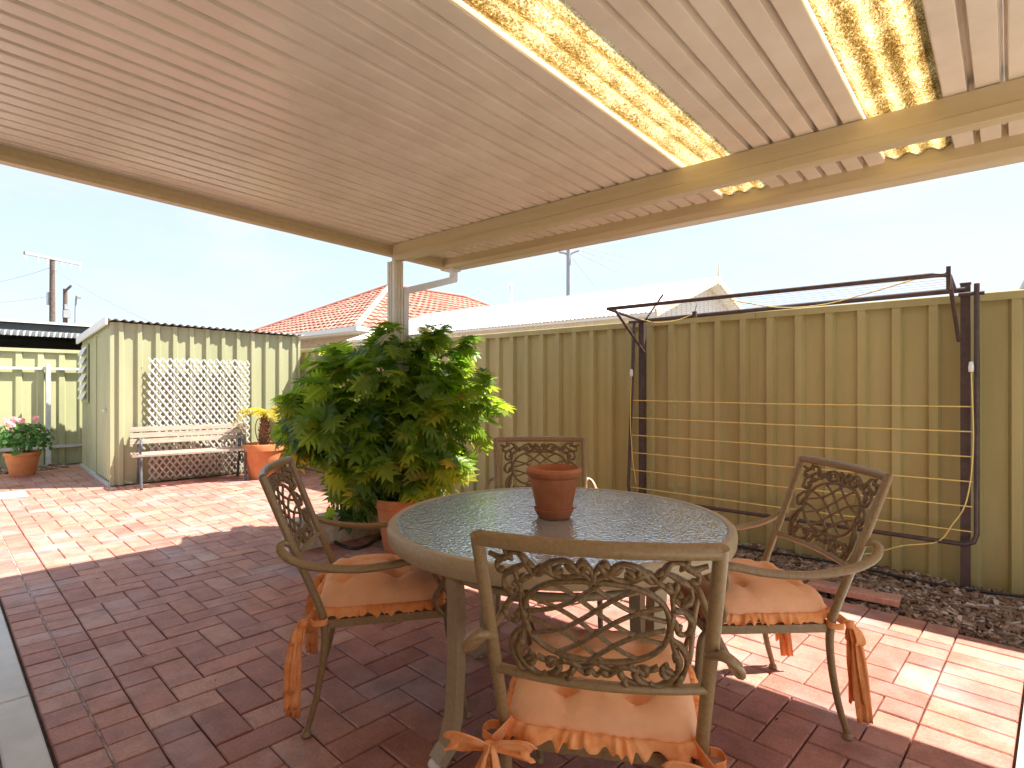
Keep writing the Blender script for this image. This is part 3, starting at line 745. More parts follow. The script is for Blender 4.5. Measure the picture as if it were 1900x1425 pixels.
for k in range(13):
    a = k * 2.4 + .3; el = rnd.uniform(.35, 1.2); L = rnd.uniform(.30, .44); mb = MB(); P = []
    for i in range(9):
        t = i / 8; ang = el - t * 1.5
        P.append(Vector((0, 0, .43)) if i == 0 else P[-1] + Vector((math.cos(a) * math.cos(ang), math.sin(a) * math.cos(ang), math.sin(ang))) * L / 8)
    mb.tube(P, [.007 * (1 - .7 * i / 8) for i in range(9)], 5)
    sd = Vector((-math.sin(a), math.cos(a), 0))
    for i in range(1, 9):
        for s in (-1, 1):
            for q in range(2):
                o = P[i] + (P[i - 1] - P[i]) * q * .5; tdir = (P[i] - P[i - 1]).normalized()
                l = .13 * math.sin((i + .6) / 9.6 * PI) ** .6; tip = o + sd * s * l * .8 + tdir * l * .6 + Vector((0, 0, -.03)); n0 = len(mb.v)
                mb.v += [tuple(o - tdir * .009), tuple(o + sd * s * l * .4 + tdir * (l * .3 - .009) + Vector((0, 0, .008))), tuple(tip), tuple(o + sd * s * l * .4 + tdir * (l * .3 + .009) + Vector((0, 0, .008))), tuple(o + tdir * .009)]
                mb.f.append((n0, n0 + 1, n0 + 2, n0 + 3, n0 + 4))
    mb.build('frond', M['frond'], palm, fix=False)
for k, (a, w) in enumerate(((.7, .12), (-.35, .14))):       # curled dry stems like hoops about the trunk
    v = RGT * math.cos(a) + FWD * math.sin(a)
    sgn = 1 if k else -1
    P = cr([Vector((0, 0, .36)), v * sgn * w * .7 + Vector((0, 0, .40)), v * sgn * w + Vector((0, 0, .27)), v * sgn * w * .75 + Vector((0, 0, .12)), v * sgn * .03 + Vector((0, 0, .08))], 6)
    MB().tube(P, .007, 6).build('dry_stem', M['vine'], palm, smooth=True)
# low weeds in the palm pot
# geranium pot
c = at(42, 882)
gp = pot('geranium_pot', 'terracotta pot of flowering geranium by the back fence', c, .20, .135, .33, 'terracotta2')
MB().lathe([(.0001, .285), (.08, .29), (.168, .285)], 24).build('soil', M['soil'], gp, smooth=True)
gz = thing('geranium', 'bushy green geranium with pink flowers in the pot by the back fence', 'geranium', c + Vector((0, 0, .29)))
mb = MB()
for k in range(14):
    a = rnd.uniform(0, 6.3); r = rnd.uniform(.08, .25); mb.tube(cr([(0.06 * math.cos(a), .06 * math.sin(a), -.005), (r * .6 * math.cos(a), r * .6 * math.sin(a), .16), (r * math.cos(a), r * math.sin(a), rnd.uniform(.25, .42))], 4), .006, 5)
mb.build('stems', M['stem'], gz)
def round_leaf():
    m = MB(); n = 9; m.v = [(0, 0, 0)]
    for k in range(n + 1):
        a = -2.6 + 5.2 * k / n; r = (1 if k % 2 else .88); m.v.append((r * math.sin(a) * .55, .55 + r * math.cos(a) * .55, .12 * (1 if k % 2 else -.3)))
    m.v[0] = (0, .45, -.08)
    m.f = [(0, k + 1, k + 2) for k in range(n)]
    return m
rl = round_leaf()
mb = MB()
def scatter_leaf(mb, base, Mx):
    n0 = len(mb.v); mb.v += [tuple(Mx @ Vector(v)) for v in base.v]; mb.f += [tuple(n0 + i for i in f) for f in base.f]
for k in range(430):
    th = rnd.uniform(0, 2 * PI); ph = math.acos(rnd.uniform(-.55, 1)); rr = rnd.uniform(.6, 1.05)
    p = Vector((.33 * rr * math.sin(ph) * math.cos(th), .33 * rr * math.sin(ph) * math.sin(th), .21 + .23 * rr * math.cos(ph)))
    nrm = (p - Vector((0, 0, .1))).normalized() + Vector((rnd.gauss(0, .4), rnd.gauss(0, .4), .5 + rnd.gauss(0, .3)))
    q = nrm.to_track_quat('Z', 'Y').to_matrix().to_4x4()
    scatter_leaf(mb, rl, Matrix.Translation(p) @ q @ Matrix.Rotation(rnd.uniform(0, 6.3), 4, 'Z') @ Matrix.Scale(rnd.uniform(.045, .085), 4))
tag(mb.build('foliage', M['geranium'], gz, fix=False), kind='stuff')
for k, (lx, ly, lz) in enumerate(((-.10, -.16, .47), (.03, -.10, .50), (-.22, .02, .46), (.17, -.14, .43), (-.02, .15, .49))):
    f = MB()
    for i in range(22):
        d = Vector((rnd.gauss(0, 1), rnd.gauss(0, 1), rnd.gauss(.4, 1))).normalized()
        scatter_leaf(f, rl, Matrix.Translation(Vector((lx, ly, lz)) + d * .02) @ d.to_track_quat('Z', 'Y').to_matrix().to_4x4() @ Matrix.Rotation(rnd.uniform(0, 6), 4, 'Z') @ Matrix.Scale(.04, 4))
    f.tube([(lx * .8, ly * .8, lz - .15), (lx, ly, lz)], .003, 5)
    f.build('flower', M['petal'], gz, fix=False)

# stone block edging, half-hidden pot and black hose beneath the shrub
sb = MB()
rows = []
for i in range(15):
    y = 2.12 + i * .08
    j = lambda: rnd.uniform(-.007, .007)
    rows.append([(-4.20 + j(), y, 0), (-4.20 + j(), y, .12 + j()), (-4.19 + j(), y, .225 + j()), (-4.12, y, .24 + j()), (-4.05 + j(), y, .228 + j()), (-4.035 + j(), y, .12 + j()), (-4.03 + j(), y, 0)])
b = sb.quadgrid(rows, close_v=True); sb.f.append(tuple(range(7))); sb.f.append(tuple(range(14 * 7, 15 * 7))[::-1])
tag(sb.build('stone_block', M['stone'], smooth=25), 'long pale weathered stone edging block at the foot of the shrub', 'stone block')
c = at(738, 1033)
mp_ = pot('plant_pot', 'terracotta pot of the leafy shrub on shaded paving beside the stone block', c + FWD * .22, .21, .145, .40, 'terracotta2', lip=.12)
MB().lathe([(.0001, .33), (.09, .335), (.178, .33)], 24).build('soil', M['soil'], mp_, smooth=True)
h0 = at(600, 985)
hp = [at(590, 960), at(606, 990), at(622, 1008), at(650, 1020), at(678, 1016), at(703, 1000), at(740, 985)]
tag(MB().tube(cr([p + Vector((0, 0, .013)) for p in hp], 8), .012, 8).build('garden_hose', M['hose'], None, smooth=True), 'black garden hose looped on the paving under the shrub', 'hose')

# ------------------------------------------------------------------ the big shrub
def lobed_leaf(np_=5):
    """one deeply lobed leaf of unit length: base at the origin, tip along +y, lobes in pairs, arched and folded"""
    m = MB()
    def P(x, y, z=0.0): return (x, y, z + .10 * abs(x) - .30 * max(0, y - .25) ** 2 - .35 * x * x)
    mid = [P(0, .0, -.01)]; ys = [.06 + .70 * k / np_ for k in range(np_ + 1)]
    n0 = len(m.v); m.v += [P(0, y, -.02) for y in ys] + [P(0, 1.0)]
    for sd in (-1, 1):
        for k in range(np_):
            y0, y1 = ys[k], ys[k + 1]; f = (k + .5) / np_
            ln = (.40 * math.sin(PI * (.22 + .62 * (1 - f)) ) + .05) * rnd.uniform(.9, 1.1); fw = .10 + .16 * f + rnd.uniform(-.02, .02)
            b = len(m.v); w = (y1 - y0)
            m.v += [P(sd * .07, y0 + .012), P(sd * ln * .55, y0 + fw * .45 - w * .16), P(sd * ln, y0 + fw + w * .35), P(sd * ln * .60, y0 + fw * .55 + w * .62), P(sd * .07, y1 + .012)]
            q = [(n0 + k, b, b + 4, n0 + k + 1), (b, b + 1, b + 3, b + 4), (b + 1, b + 2, b + 3)]
            m.f += q if sd > 0 else [t[::-1] for t in q]
        b = len(m.v); m.v += [P(sd * .07, ys[-1] + .012), P(sd * .085, ys[-1] + .10)]
        q = [(n0 + np_, b, b + 1, n0 + np_ + 1)]; m.f += q if sd > 0 else [t[::-1] for t in q]
    b = len(m.v); m.v += [(-.011, .07, -.012), (.011, .07, -.012), (.009, -.45, -.12), (-.009, -.45, -.12)]; m.f.append((b, b + 1, b + 2, b + 3))
    return m
variants = [lobed_leaf(n) for n in (4, 5, 5)]
me_leaf = [v.mesh('leaf', M['leaf'], fix=False) for v in variants]
SC = RGT * -1.03 + FWD * 4.60
shrub = thing('leafy_shrub', 'large dense shrub with lobed green leaves beside the roof post', 'shrub', Vector(mp_.location) + Vector((0, 0, .33)))
shrub_loc = Vector(shrub.location)
def shrub_surface(th, ph):
    # squarish, top-heavy outline with lumps
    cx, cy, cz = math.sin(ph) * math.cos(th), math.sin(ph) * math.sin(th), math.cos(ph)
    p = 2.7
    k = (abs(cx) ** p + abs(cy) ** p + abs(cz) ** p) ** (-1 / p)
    lump = 1 + .12 * math.sin(3 * th + 1.3) * math.sin(2 * ph) + .10 * math.sin(5 * th + 4 * ph) + .09 * math.sin(9 * th - 5 * ph)
    z = cz * k
    wx = .90 if z > 0 else .90 - .16 * (-z)
    return (RGT * (cx * k * .73) + FWD * (cy * k * .50)) * (wx / .9) * lump + Vector((0, 0, .90 + z * .68 * (1 + .6 * (lump - 1))))
leaves = []
def add_leaf(p, out, droop, sc, spread=.55, bonus=0.0):
    # the leaf faces up and out, its tip points outward
    nrm = (out * .65 + Vector((0, 0, .75)) + Vector((rnd.gauss(0, spread), rnd.gauss(0, spread), rnd.gauss(0, .4)))).normalized()
    tip = out + Vector((rnd.gauss(0, .7), rnd.gauss(0, .7), droop + rnd.gauss(0, .45)))
    tip = (tip - nrm * tip.dot(nrm)).normalized(); xx = tip.cross(nrm)
    Mx = Matrix((xx, tip, nrm)).transposed().to_4x4()
    Mx = Matrix.Translation(p - tip * .35 * sc) @ Mx @ Matrix.Diagonal((sc, sc, sc, 1))
    leaves.append((-(p - SC).dot(FWD) + rnd.uniform(0, .2) + bonus, Mx, rnd.randrange(3)))
def ok(p): return p.z > (.2 if (p - mp_.location).xy.length > .27 else .44) and not ((p - SC).dot(RGT) < -.42 and p.z < .62)
c0 = Vector((0, 0, .9))
for k in range(820):
    th = rnd.uniform(0, 2 * PI); ph = math.acos(rnd.uniform(-.97, 1)); s_ = shrub_surface(th, ph)
    rr = max(.35, 1.0 - abs(rnd.gauss(0, .24))); p = c0 + (s_ - c0) * rr + SC
    if ok(p): add_leaf(p, (s_ - c0).normalized(), -.35, rnd.uniform(.17, .31), bonus=rr * .6)
for k in range(74):                                   # leafy shoots that break the outline
    th = rnd.uniform(0, 2 * PI); ph = math.acos(rnd.uniform(-.6, 1)); s_ = shrub_surface(th, ph); o_ = (s_ - c0).normalized()
    tipp = c0 + (s_ - c0) * rnd.uniform(1.0, 1.16) + SC + Vector((0, 0, rnd.uniform(-.02, .07)))
    if not ok(tipp): continue
    ax = (o_ + Vector((0, 0, .9))).normalized(); u_ = ax.orthogonal().normalized(); v_ = ax.cross(u_)
    for q in range(8):
        a = q * 2.4; o2 = (u_ * math.cos(a) + v_ * math.sin(a)) * (.9 - .06 * q) + ax * (.25 + .1 * q)
        add_leaf(tipp + o2.normalized() * .05 - ax * .02 * (8 - q), o2.normalized(), -.05, rnd.uniform(.13, .25), .3, .5)
leaves.sort(key=lambda l: -l[0])
inner = MB()
T = Matrix.Translation(-shrub_loc)
for i, (_, Mx, v) in enumerate(leaves):
    if i < 300: ob('leaf', me_leaf[v], shrub, T @ Mx)
    else: scatter_leaf(inner, variants[v], T @ Mx)
tag(inner.build('inner_foliage', M['leaf'], shrub, fix=False), kind='stuff')
for k in range(16):
    a = rnd.uniform(0, 6.3); r0 = rnd.uniform(.02, .12); e = shrub_surface(a, rnd.uniform(.2, 1.5)) + SC - shrub_loc
    P = cr([(r0 * math.cos(a), r0 * math.sin(a), -.005), Vector((e.x * .35, e.y * .35, e.z * .45)), e * .85], 6)
    MB().tube(P, [.017 - .011 * i / (len(P) - 1) for i in range(len(P))], 6).build('stem', M['stem'], shrub, smooth=True)

# loose brick slab on the mulch, irrigation pipe along the fence
a, b = at(1512, 1098), at(1655, 1128)
sl = thing('paver_offcut', 'loose flat terracotta slab lying on the bark mulch behind the right chair', 'slab', ((a + b) / 2) + Vector((0, .03, .02)), math.atan2((b - a).y, (b - a).x))
Mx = Matrix.Rotation(-.06, 4, 'X')
mb = MB(); mb.v = [tuple(Mx @ Vector(v)) for v in paver_mesh(.47, .15, .035, .005).v]; mb.f = paver_mesh(.47, .15).f
mb.v = [(x, y, z + .035) for x, y, z in mb.v]; mb.build('slab', M['brick'], sl)
P = [Vector((x, 4.33 + .03 * math.sin(x * 2.3) + .012 * math.sin(x * 6), .052 + .008 * math.sin(x * 5))) for x in [BED_X + .1 + i * .12 for i in range(36)]]
tag(MB().tube(P, .009, 6).build('irrigation_pipe', M['hose'], None, smooth=True), 'thin black irrigation pipe running over the mulch by the fence', 'pipe')

# ================================================================== CLOTHESLINE
XL, XR, CY = -2.35, -.20, 4.37
cl = thing('folding_clothesline', 'dark brown folding clothesline frame with yellow lines before the fence', 'clothesline', ((XL + XR) / 2, CY, 0))
def clp(v): return [Vector(p) - Vector(cl.location) for p in v]
for x, zt in ((XL, 1.80), (XR, 1.86)):
    mb = MB(); lo = clp([(x - .024, CY - .024, -.05)])[0]; hi = clp([(x + .024, CY + .024, zt)])[0]; mb.box(lo, hi); p = mb.build('post', M['dark'], cl)
    q = clp([(x, CY, zt)])[0]; MB().box(q + Vector((-.027, -.027, 0)), q + Vector((.027, .027, .008))).build('cap', M['dark'], p)
zu = 1.853
uf = MB(); UY = 3.84
uf.tube(clp([(XL - .02, UY, zu), (XR - .12, UY, zu), (XR - .07, UY + .02, zu), (XR - .05, UY + .07, zu), (XR - .05, CY - .03, zu - .03)]), .014, 8)
uf.tube(clp([(XL - .02, UY, zu), (XL + .03, CY - .03, zu - .06)]), .012, 8)
uf.tube(clp([(XL, CY - .045, zu - .055), (XR, CY - .045, zu - .03)]), .016, 8)
uf = uf.build('upper_frame', M['dark'], cl, smooth=50)
for x, y0, z0, z1 in ((XL + .02, UY + .05, zu - .01, 1.53), (XR - .05, UY + .06, zu, 1.52)):
    MB().tube(clp([(x, y0, z0), (x + .02, CY - .045, z1)]), .011, 8).build('strut', M['dark'], cl, smooth=50)
MB().box(*clp([(XR - .060, UY + .03, zu - .08), (XR - .040, UY + .055, zu + .045)])).build('end_bracket', M['dark'], cl)
MB().tube(clp([(XL + .06, CY - .06, zu - .05), (XL + .30, CY - .22, zu + .12)]), .008, 6).build('lever', M['dark'], cl)
for k in range(6):
    y = UY + .07 + k * .07
    MB().tube(clp([(XL + .0, y, zu - .003 - k * .006), ((XL + XR) / 2, y, zu - .012 - k * .004), (XR - .05, y, zu - .002 - k * .004)]), .0018, 5).build('upper_line', M['galv'], cl)
lf = MB(); LY = CY - .07; fx0_, fx1_ = XL - .085, XR + .055
lf.tube(clp([(fx0_ + .045, LY, 1.79), (fx0_, LY - .02, .40), (fx0_ + .015, LY - .02, .335), (fx0_ + .06, LY - .02, .315), (fx1_ - .06, LY - .02, .315), (fx1_ - .015, LY - .02, .335), (fx1_, LY - .02, .38), (fx1_, LY, 1.85)]), .014, 8)
lf.build('lower_frame', M['dark'], cl, smooth=50)
for x in (XL, XR):
    MB().tube(clp([(x - .09 if x == XL else x - .03, LY, zu - .06), (x + .03 if x == XL else x + .09, LY, zu - .06)]), .012, 6).build('hinge_bar', M['dark'], cl)
for k in range(6):
    z = 1.128 - k * .147; xa = fx0_ + .04 * max(0, 1 - (1.2 - z) * 1.1)
    MB().tube(clp([(xa, LY - .01, z), ((xa + fx1_) / 2, LY - .01, z - .006), (fx1_, LY - .01, z)]), .0037, 6).build('line', M['line'], cl)
for x in (XL - .05, XR + .03):
    zc = 1.36
    MB().lathe([(.0001, -.03), (.012, -.028), (.014, 0), (.010, .03), (.0001, .034)], 10, clp([(x, LY - .03, zc)])[0]).build('cord_cleat', M['white'], cl, smooth=True)
for pts in ([(XL - .05, LY - .03, 1.36), (XL - .06, LY - .03, 1.0), (XL - .04, LY - .03, .65), (XL - .01, LY - .02, .42)],
            [(XR + .03, LY - .03, 1.36), (XR + .04, LY - .04, .9), (XR + .01, LY - .04, .58), (XR - .06, LY - .04, .42), (XR - .13, LY - .03, .31), (XR - .30, LY - .06, .26), (XR - .5, LY - .06, .17), (XR - .72, LY - .03, .15)],
            [(XL + .04, CY - .1, zu - .05), (XL + .2, CY - .14, zu - .09), (XL + .38, CY - .14, zu - .085), (XL + .52, CY - .1, zu - .03)],
            [(XR - 1.25, UY + .12, zu - .01), (XR - .95, UY + .14, zu - .085), (XR - .7, UY + .16, zu - .09), (XR - .45, UY + .13, zu - .05), (XR - .2, UY + .05, zu - .005)]):
    MB().tube(cr(clp(pts), 7), .0036, 6).build('loose_cord', M['line'], cl, smooth=True)
pg = thing('peg_box', 'small dark peg box hanging from the upper clothesline wires', 'peg box', (XL + .62, UY + .16, zu - .10))
MB().box((-.014, -.012, 0), (.014, .012, .04)).build('box', M['dark'], pg); MB().tube([(0, 0, .038), (.008, 0, .06), (.02, -.002, .098)], .002, 5).build('hook', M['dark'], pg)

# ================================================================== TABLE
TC = Vector((-1.316, 1.775, 0)); TR = .645; TH = .745
tb = thing('patio_table', 'round pebbled glass patio table with bronze metal rim', 'table', TC)
MB().lathe([(.0001, TH - .008), (TR - .03, TH - .008), (TR - .03, TH - .002), (.0001, TH - .002)], 96).build('glass_top', M['glass'], tb)
MB().lathe([(TR - .042, TH - .008), (TR - .042, TH - .0125), (TR - .03, TH - .058), (TR - .005, TH - .060), (TR, TH - .05), (TR + .003, TH - .02), (TR, TH - .006), (TR - .008, TH + .001), (TR - .026, TH + .001), (TR - .029, TH - .0005), (TR - .029, TH - .008), (TR - .042, TH - .008)], 96).build('rim', M['rim'], tb, smooth=40)
ta = math.atan2(FWD.y, FWD.x)
fx = at(812, 1420) - TC
a0 = math.atan2(fx.y, fx.x)
for k in range(4):
    a = a0 + k * PI / 2; Mx = Matrix.Rotation(a, 4, 'Z')
    def W(r, z, t=0): return Mx @ Vector((r, t, z))
    mb = MB()
    mb.bar([W(.54, .012), W(.50, .05), W(.475, .14), W(.465, .3), W(.465, .52), W(.47, .60)], .062, .034, up=Mx.to_3x3() @ Vector((1, 0, .01)))
    mb.bar([W(.47, .605), W(.55, .672), W(TR - .036, .684)], .062, .03, up=(0, 0, 1))
    lg = mb.build('leg', M['rim'], tb, smooth=30)
    MB().lathe([(.022, 0), (.026, .008), (.02, .02), (.0001, .022)], 12, W(.545, 0)).build('foot', M['white'], lg, smooth=True)
# lower ring stretcher and cross brace
MB().tube([(.455 * math.cos(i * PI / 24), .455 * math.sin(i * PI / 24), .60) for i in range(48)], .014, 8, closed=True).build('brace_ring', M['rim'], tb, smooth=True)
# pot on the table
tp = at(1028, 958, TH + .001)
pt = pot('table_pot', 'empty reddish terracotta pot and saucer on the glass table', tp + Vector((0, 0, .012)), .100, .062, .178, 'terracotta', lip=.13)
MB().lathe([(.0001, -.011), (.062, -.011), (.074, .012), (.079, .022), (.074, .023), (.066, .004), (.0001, -.001)], 40).build('saucer', M['terracotta'], pt, smooth=40)
# ================================================================== CHAIRS
def post_y(z): return -.22 - (z - .45) * .38
def post_x(z): return .25 + .015 * (z - .45) / .5
PZ = .775                                         # centre height of the back panel
def bp(x, z, off=0.0):
    """panel coordinates (metres from the panel's centre) -> chair space, on the bowed back"""
    zz = PZ + z; s = x / post_x(zz)
    return Vector((x, post_y(zz) - .036 * max(0, 1 - s * s) - off, zz))
def smooth2(pts, n=5): return [(p.x, p.y) for p in cr([(a, b, 0) for a, b in pts], n)]
def make_chair():
    t = thing('patio_chair', 'x', 'chair')
    for s in (-1, 1):
        P = cr([(.265, -.412, .955), (.262, -.376, .86), (.257, -.315, .70), (.251, -.235, .50), (.247, -.207, .40), (.246, -.210, .28), (.248, -.235, .13), (.252, -.268, .012)], 5)
        P = [Vector((p.x * s, p.y, p.z)) for p in P]
        lg = MB().tube(P, [.0165 - .004 * max(0, (i - 20) / (len(P) - 21)) for i in range(len(P))], 10, flat=(1.0, .86), up=(1, 0, 0)).build('back_post', M['bronze'], t, smooth=50)
        MB().lathe([(.014, 0), (.019, .004), (.018, .012), (.012, .022), (.0001, .024)], 12, (s * .252, -.268, 0)).build('foot', M['bronze'], lg, smooth=50)
        P = cr([(s * .243, .235, .40), (s * .246, .262, .36), (s * .246, .272, .25), (s * .247, .285, .12), (s * .25, .31, .012)], 5)
        lg = MB().tube(P, [.016 - .004 * i / (len(P) - 1) for i in range(len(P))], 10).build('front_leg', M['bronze'], t, smooth=50)
        MB().lathe([(.014, 0), (.019, .004), (.018, .012), (.012, .022), (.0001, .024)], 12, (s * .25, .31, 0)).build('foot', M['bronze'], lg, smooth=50)
        A = cr([(.252, -.315, .70), (.278, -.345, .715), (.305, -.345, .700), (.320, -.310, .668), (.322, -.23, .637), (.316, -.08, .618), (.306, .06, .626), (.296, .165, .646), (.290, .225, .648), (.286, .254, .627), (.285, .246, .603), (.285, .228, .602)], 6)
        A = [Vector((p.x * s, p.y, p.z)) for p in A]
        arm = MB().tube(A, [.0138 if i < len(A) - 10 else .0138 - .0005 * (i - len(A) + 10) for i in range(len(A))], 10, flat=(.8, 1.12)).build('arm', M['bronze'], t, smooth=50)
        sup = MB()
        for q in (-1, 1):
            S_ = []
            for i in range(25):
                u = i / 24; amp = .019 + .014 * u
                S_.append((s * (.289 - .040 * u + q * .004), 0.198 + .022 * u + q * amp * math.sin(u * 2 * PI * .98 + .05), .642 - .235 * u))
            sup.tube(S_, .0085, 8)
        sup.build('arm_support', M['bronze'], arm, smooth=50)
    # rails of the back
    top = [bp(-.262 + .524 * i / 20, .172) for i in range(21)]
    MB().tube(top, .0175, 10, flat=(1, .85)).build('top_rail', M['bronze'], t, smooth=50)
    low = [bp(-.25 + .50 * i / 20, -.163) for i in range(21)]
    MB().tube(low, .0115, 10).build('lower_rail', M['bronze'], t, smooth=50)
    # panel: oval, lattice and scrolls
    EA, EB, EZ = .163, .098, .0
    ov = MB().tube([bp(EA * abs(math.cos(a)) ** .82 * (1 if math.cos(a) > 0 else -1), EZ + EB * abs(math.sin(a)) ** .82 * (1 if math.sin(a) > 0 else -1)) for a in [i * 2 * PI / 64 for i in range(64)]], .0068, 8, closed=True).build('back_panel', M['bronze_dark'], t, smooth=50)
    for q in (-1, 1):
        for c in (-.084, -.028, .028, .084):
            pts = []
            for i in range(41):
                x = -EA + 2 * EA * i / 40; z = q * (.50 * x + .012 * math.sin(x * 22)) + c
                if (abs(x) / EA) ** 2.4 + (abs(z) / EB) ** 2.4 <= 1.0: pts.append(bp(x, z, .002 * q))
            if len(pts) > 4: MB().tube(pts, .0055, 6).build('lattice_bar', M['bronze_dark'], ov, smooth=50)
    sw = MB()
    curves = [
        [(0, .100), (.028, .118), (.062, .142), (.098, .132), (.122, .104), (.142, .112), (.158, .142), (.182, .148), (.206, .132), (.240, .140)],
        [(.012, .140), (.035, .112), (.075, .104), (.115, .122), (.142, .098), (.165, .085)],
        [(0, .100), (.006, .125), (.024, .140), (.034, .128), (.024, .118)],
        [(.150, .128), (.176, .112), (.204, .092), (.206, .062), (.186, .052), (.174, .066), (.186, .078)],
        [(.178, .104), (.168, .07), (.170, .03), (.164, -.01), (.172, -.05), (.186, -.09), (.180, -.122), (.156, -.126), (.148, -.108), (.160, -.098)],
        [(.172, .04), (.196, .030), (.212, .006), (.200, -.020), (.182, -.014), (.186, .004)],
        [(.168, -.03), (.188, -.05), (.204, -.085), (.196, -.125), (.178, -.150)],
        [(.182, -.120), (.150, -.150), (.112, -.148), (.088, -.128), (.096, -.108), (.114, -.110), (.114, -.126)],
        [(.140, -.104), (.104, -.116), (.064, -.104), (.034, -.116), (.0, -.100)],
        [(.090, -.146), (.062, -.138), (.050, -.118), (.028, -.132), (.014, -.124), (0, -.135)],
        [(.100, .132), (.090, .112), (.066, .118)], [(.206, .132), (.222, .118), (.216, .104), (.204, .108)],
        [(.122, -.146), (.140, -.158)], [(.060, -.138), (.070, -.160)],
    ]
    for ci, cv in enumerate(curves):
        for s in (-1, 1):
            pts = smooth2(cv, 7); n = len(pts)
            rad = [.0056 + .0040 * math.sin(i * .20 + ci) ** 2 * (1 - .35 * abs(2 * i / (n - 1) - 1)) for i in range(n)]
            sw.tube([bp(s * x, z, .0015 * math.sin(i * .8)) for i, (x, z) in enumerate(pts)], rad, 7)
    for s in (-1, 1):                                # pointed leaves cast along the scrolls
        for x, z, a in ((.14, .125, .6), (.165, .09, -.9), (.178, .0, -1.4), (.178, -.07, -1.7), (.165, -.115, 2.6), (.105, -.120, 2.2), (.07, -.106, .6), (.045, .122, .5), (.085, .118, 2.4), (.112, .112, -.4), (.19, .14, .9), (.19, -.13, -2.2)):
            L_ = .024; pts = [(x + math.cos(a) * L_ * u, z + math.sin(a) * L_ * u) for u in (-.6, -.2, .2, .6, 1.0)]
            sw.tube([bp(s * p, q) for p, q in pts], [.003, .0075, .0085, .0055, .001], 6)
    sw.build('scrollwork', M['bronze_dark'], ov, smooth=60)
    # seat
    fr = MB()
    for s in (-1, 1): fr.bar([(s * .238, -.205, .40), (s * .238, .245, .405)], .022, .030)
    fr.bar([(-.226, .236, .404), (.226, .236, .404)], .022, .030); fr.bar([(-.226, -.205, .400), (.226, -.205, .400)], .022, .030)
    seat = fr.build('seat_frame', M['bronze'], t)
    for k in range(7):
        x = -.18 + k * .06; MB().bar([(x, -.194, .408), (x, .225, .412)], .030, .008).build('seat_slat', M['bronze'], seat)
    return t
CUZ = .407
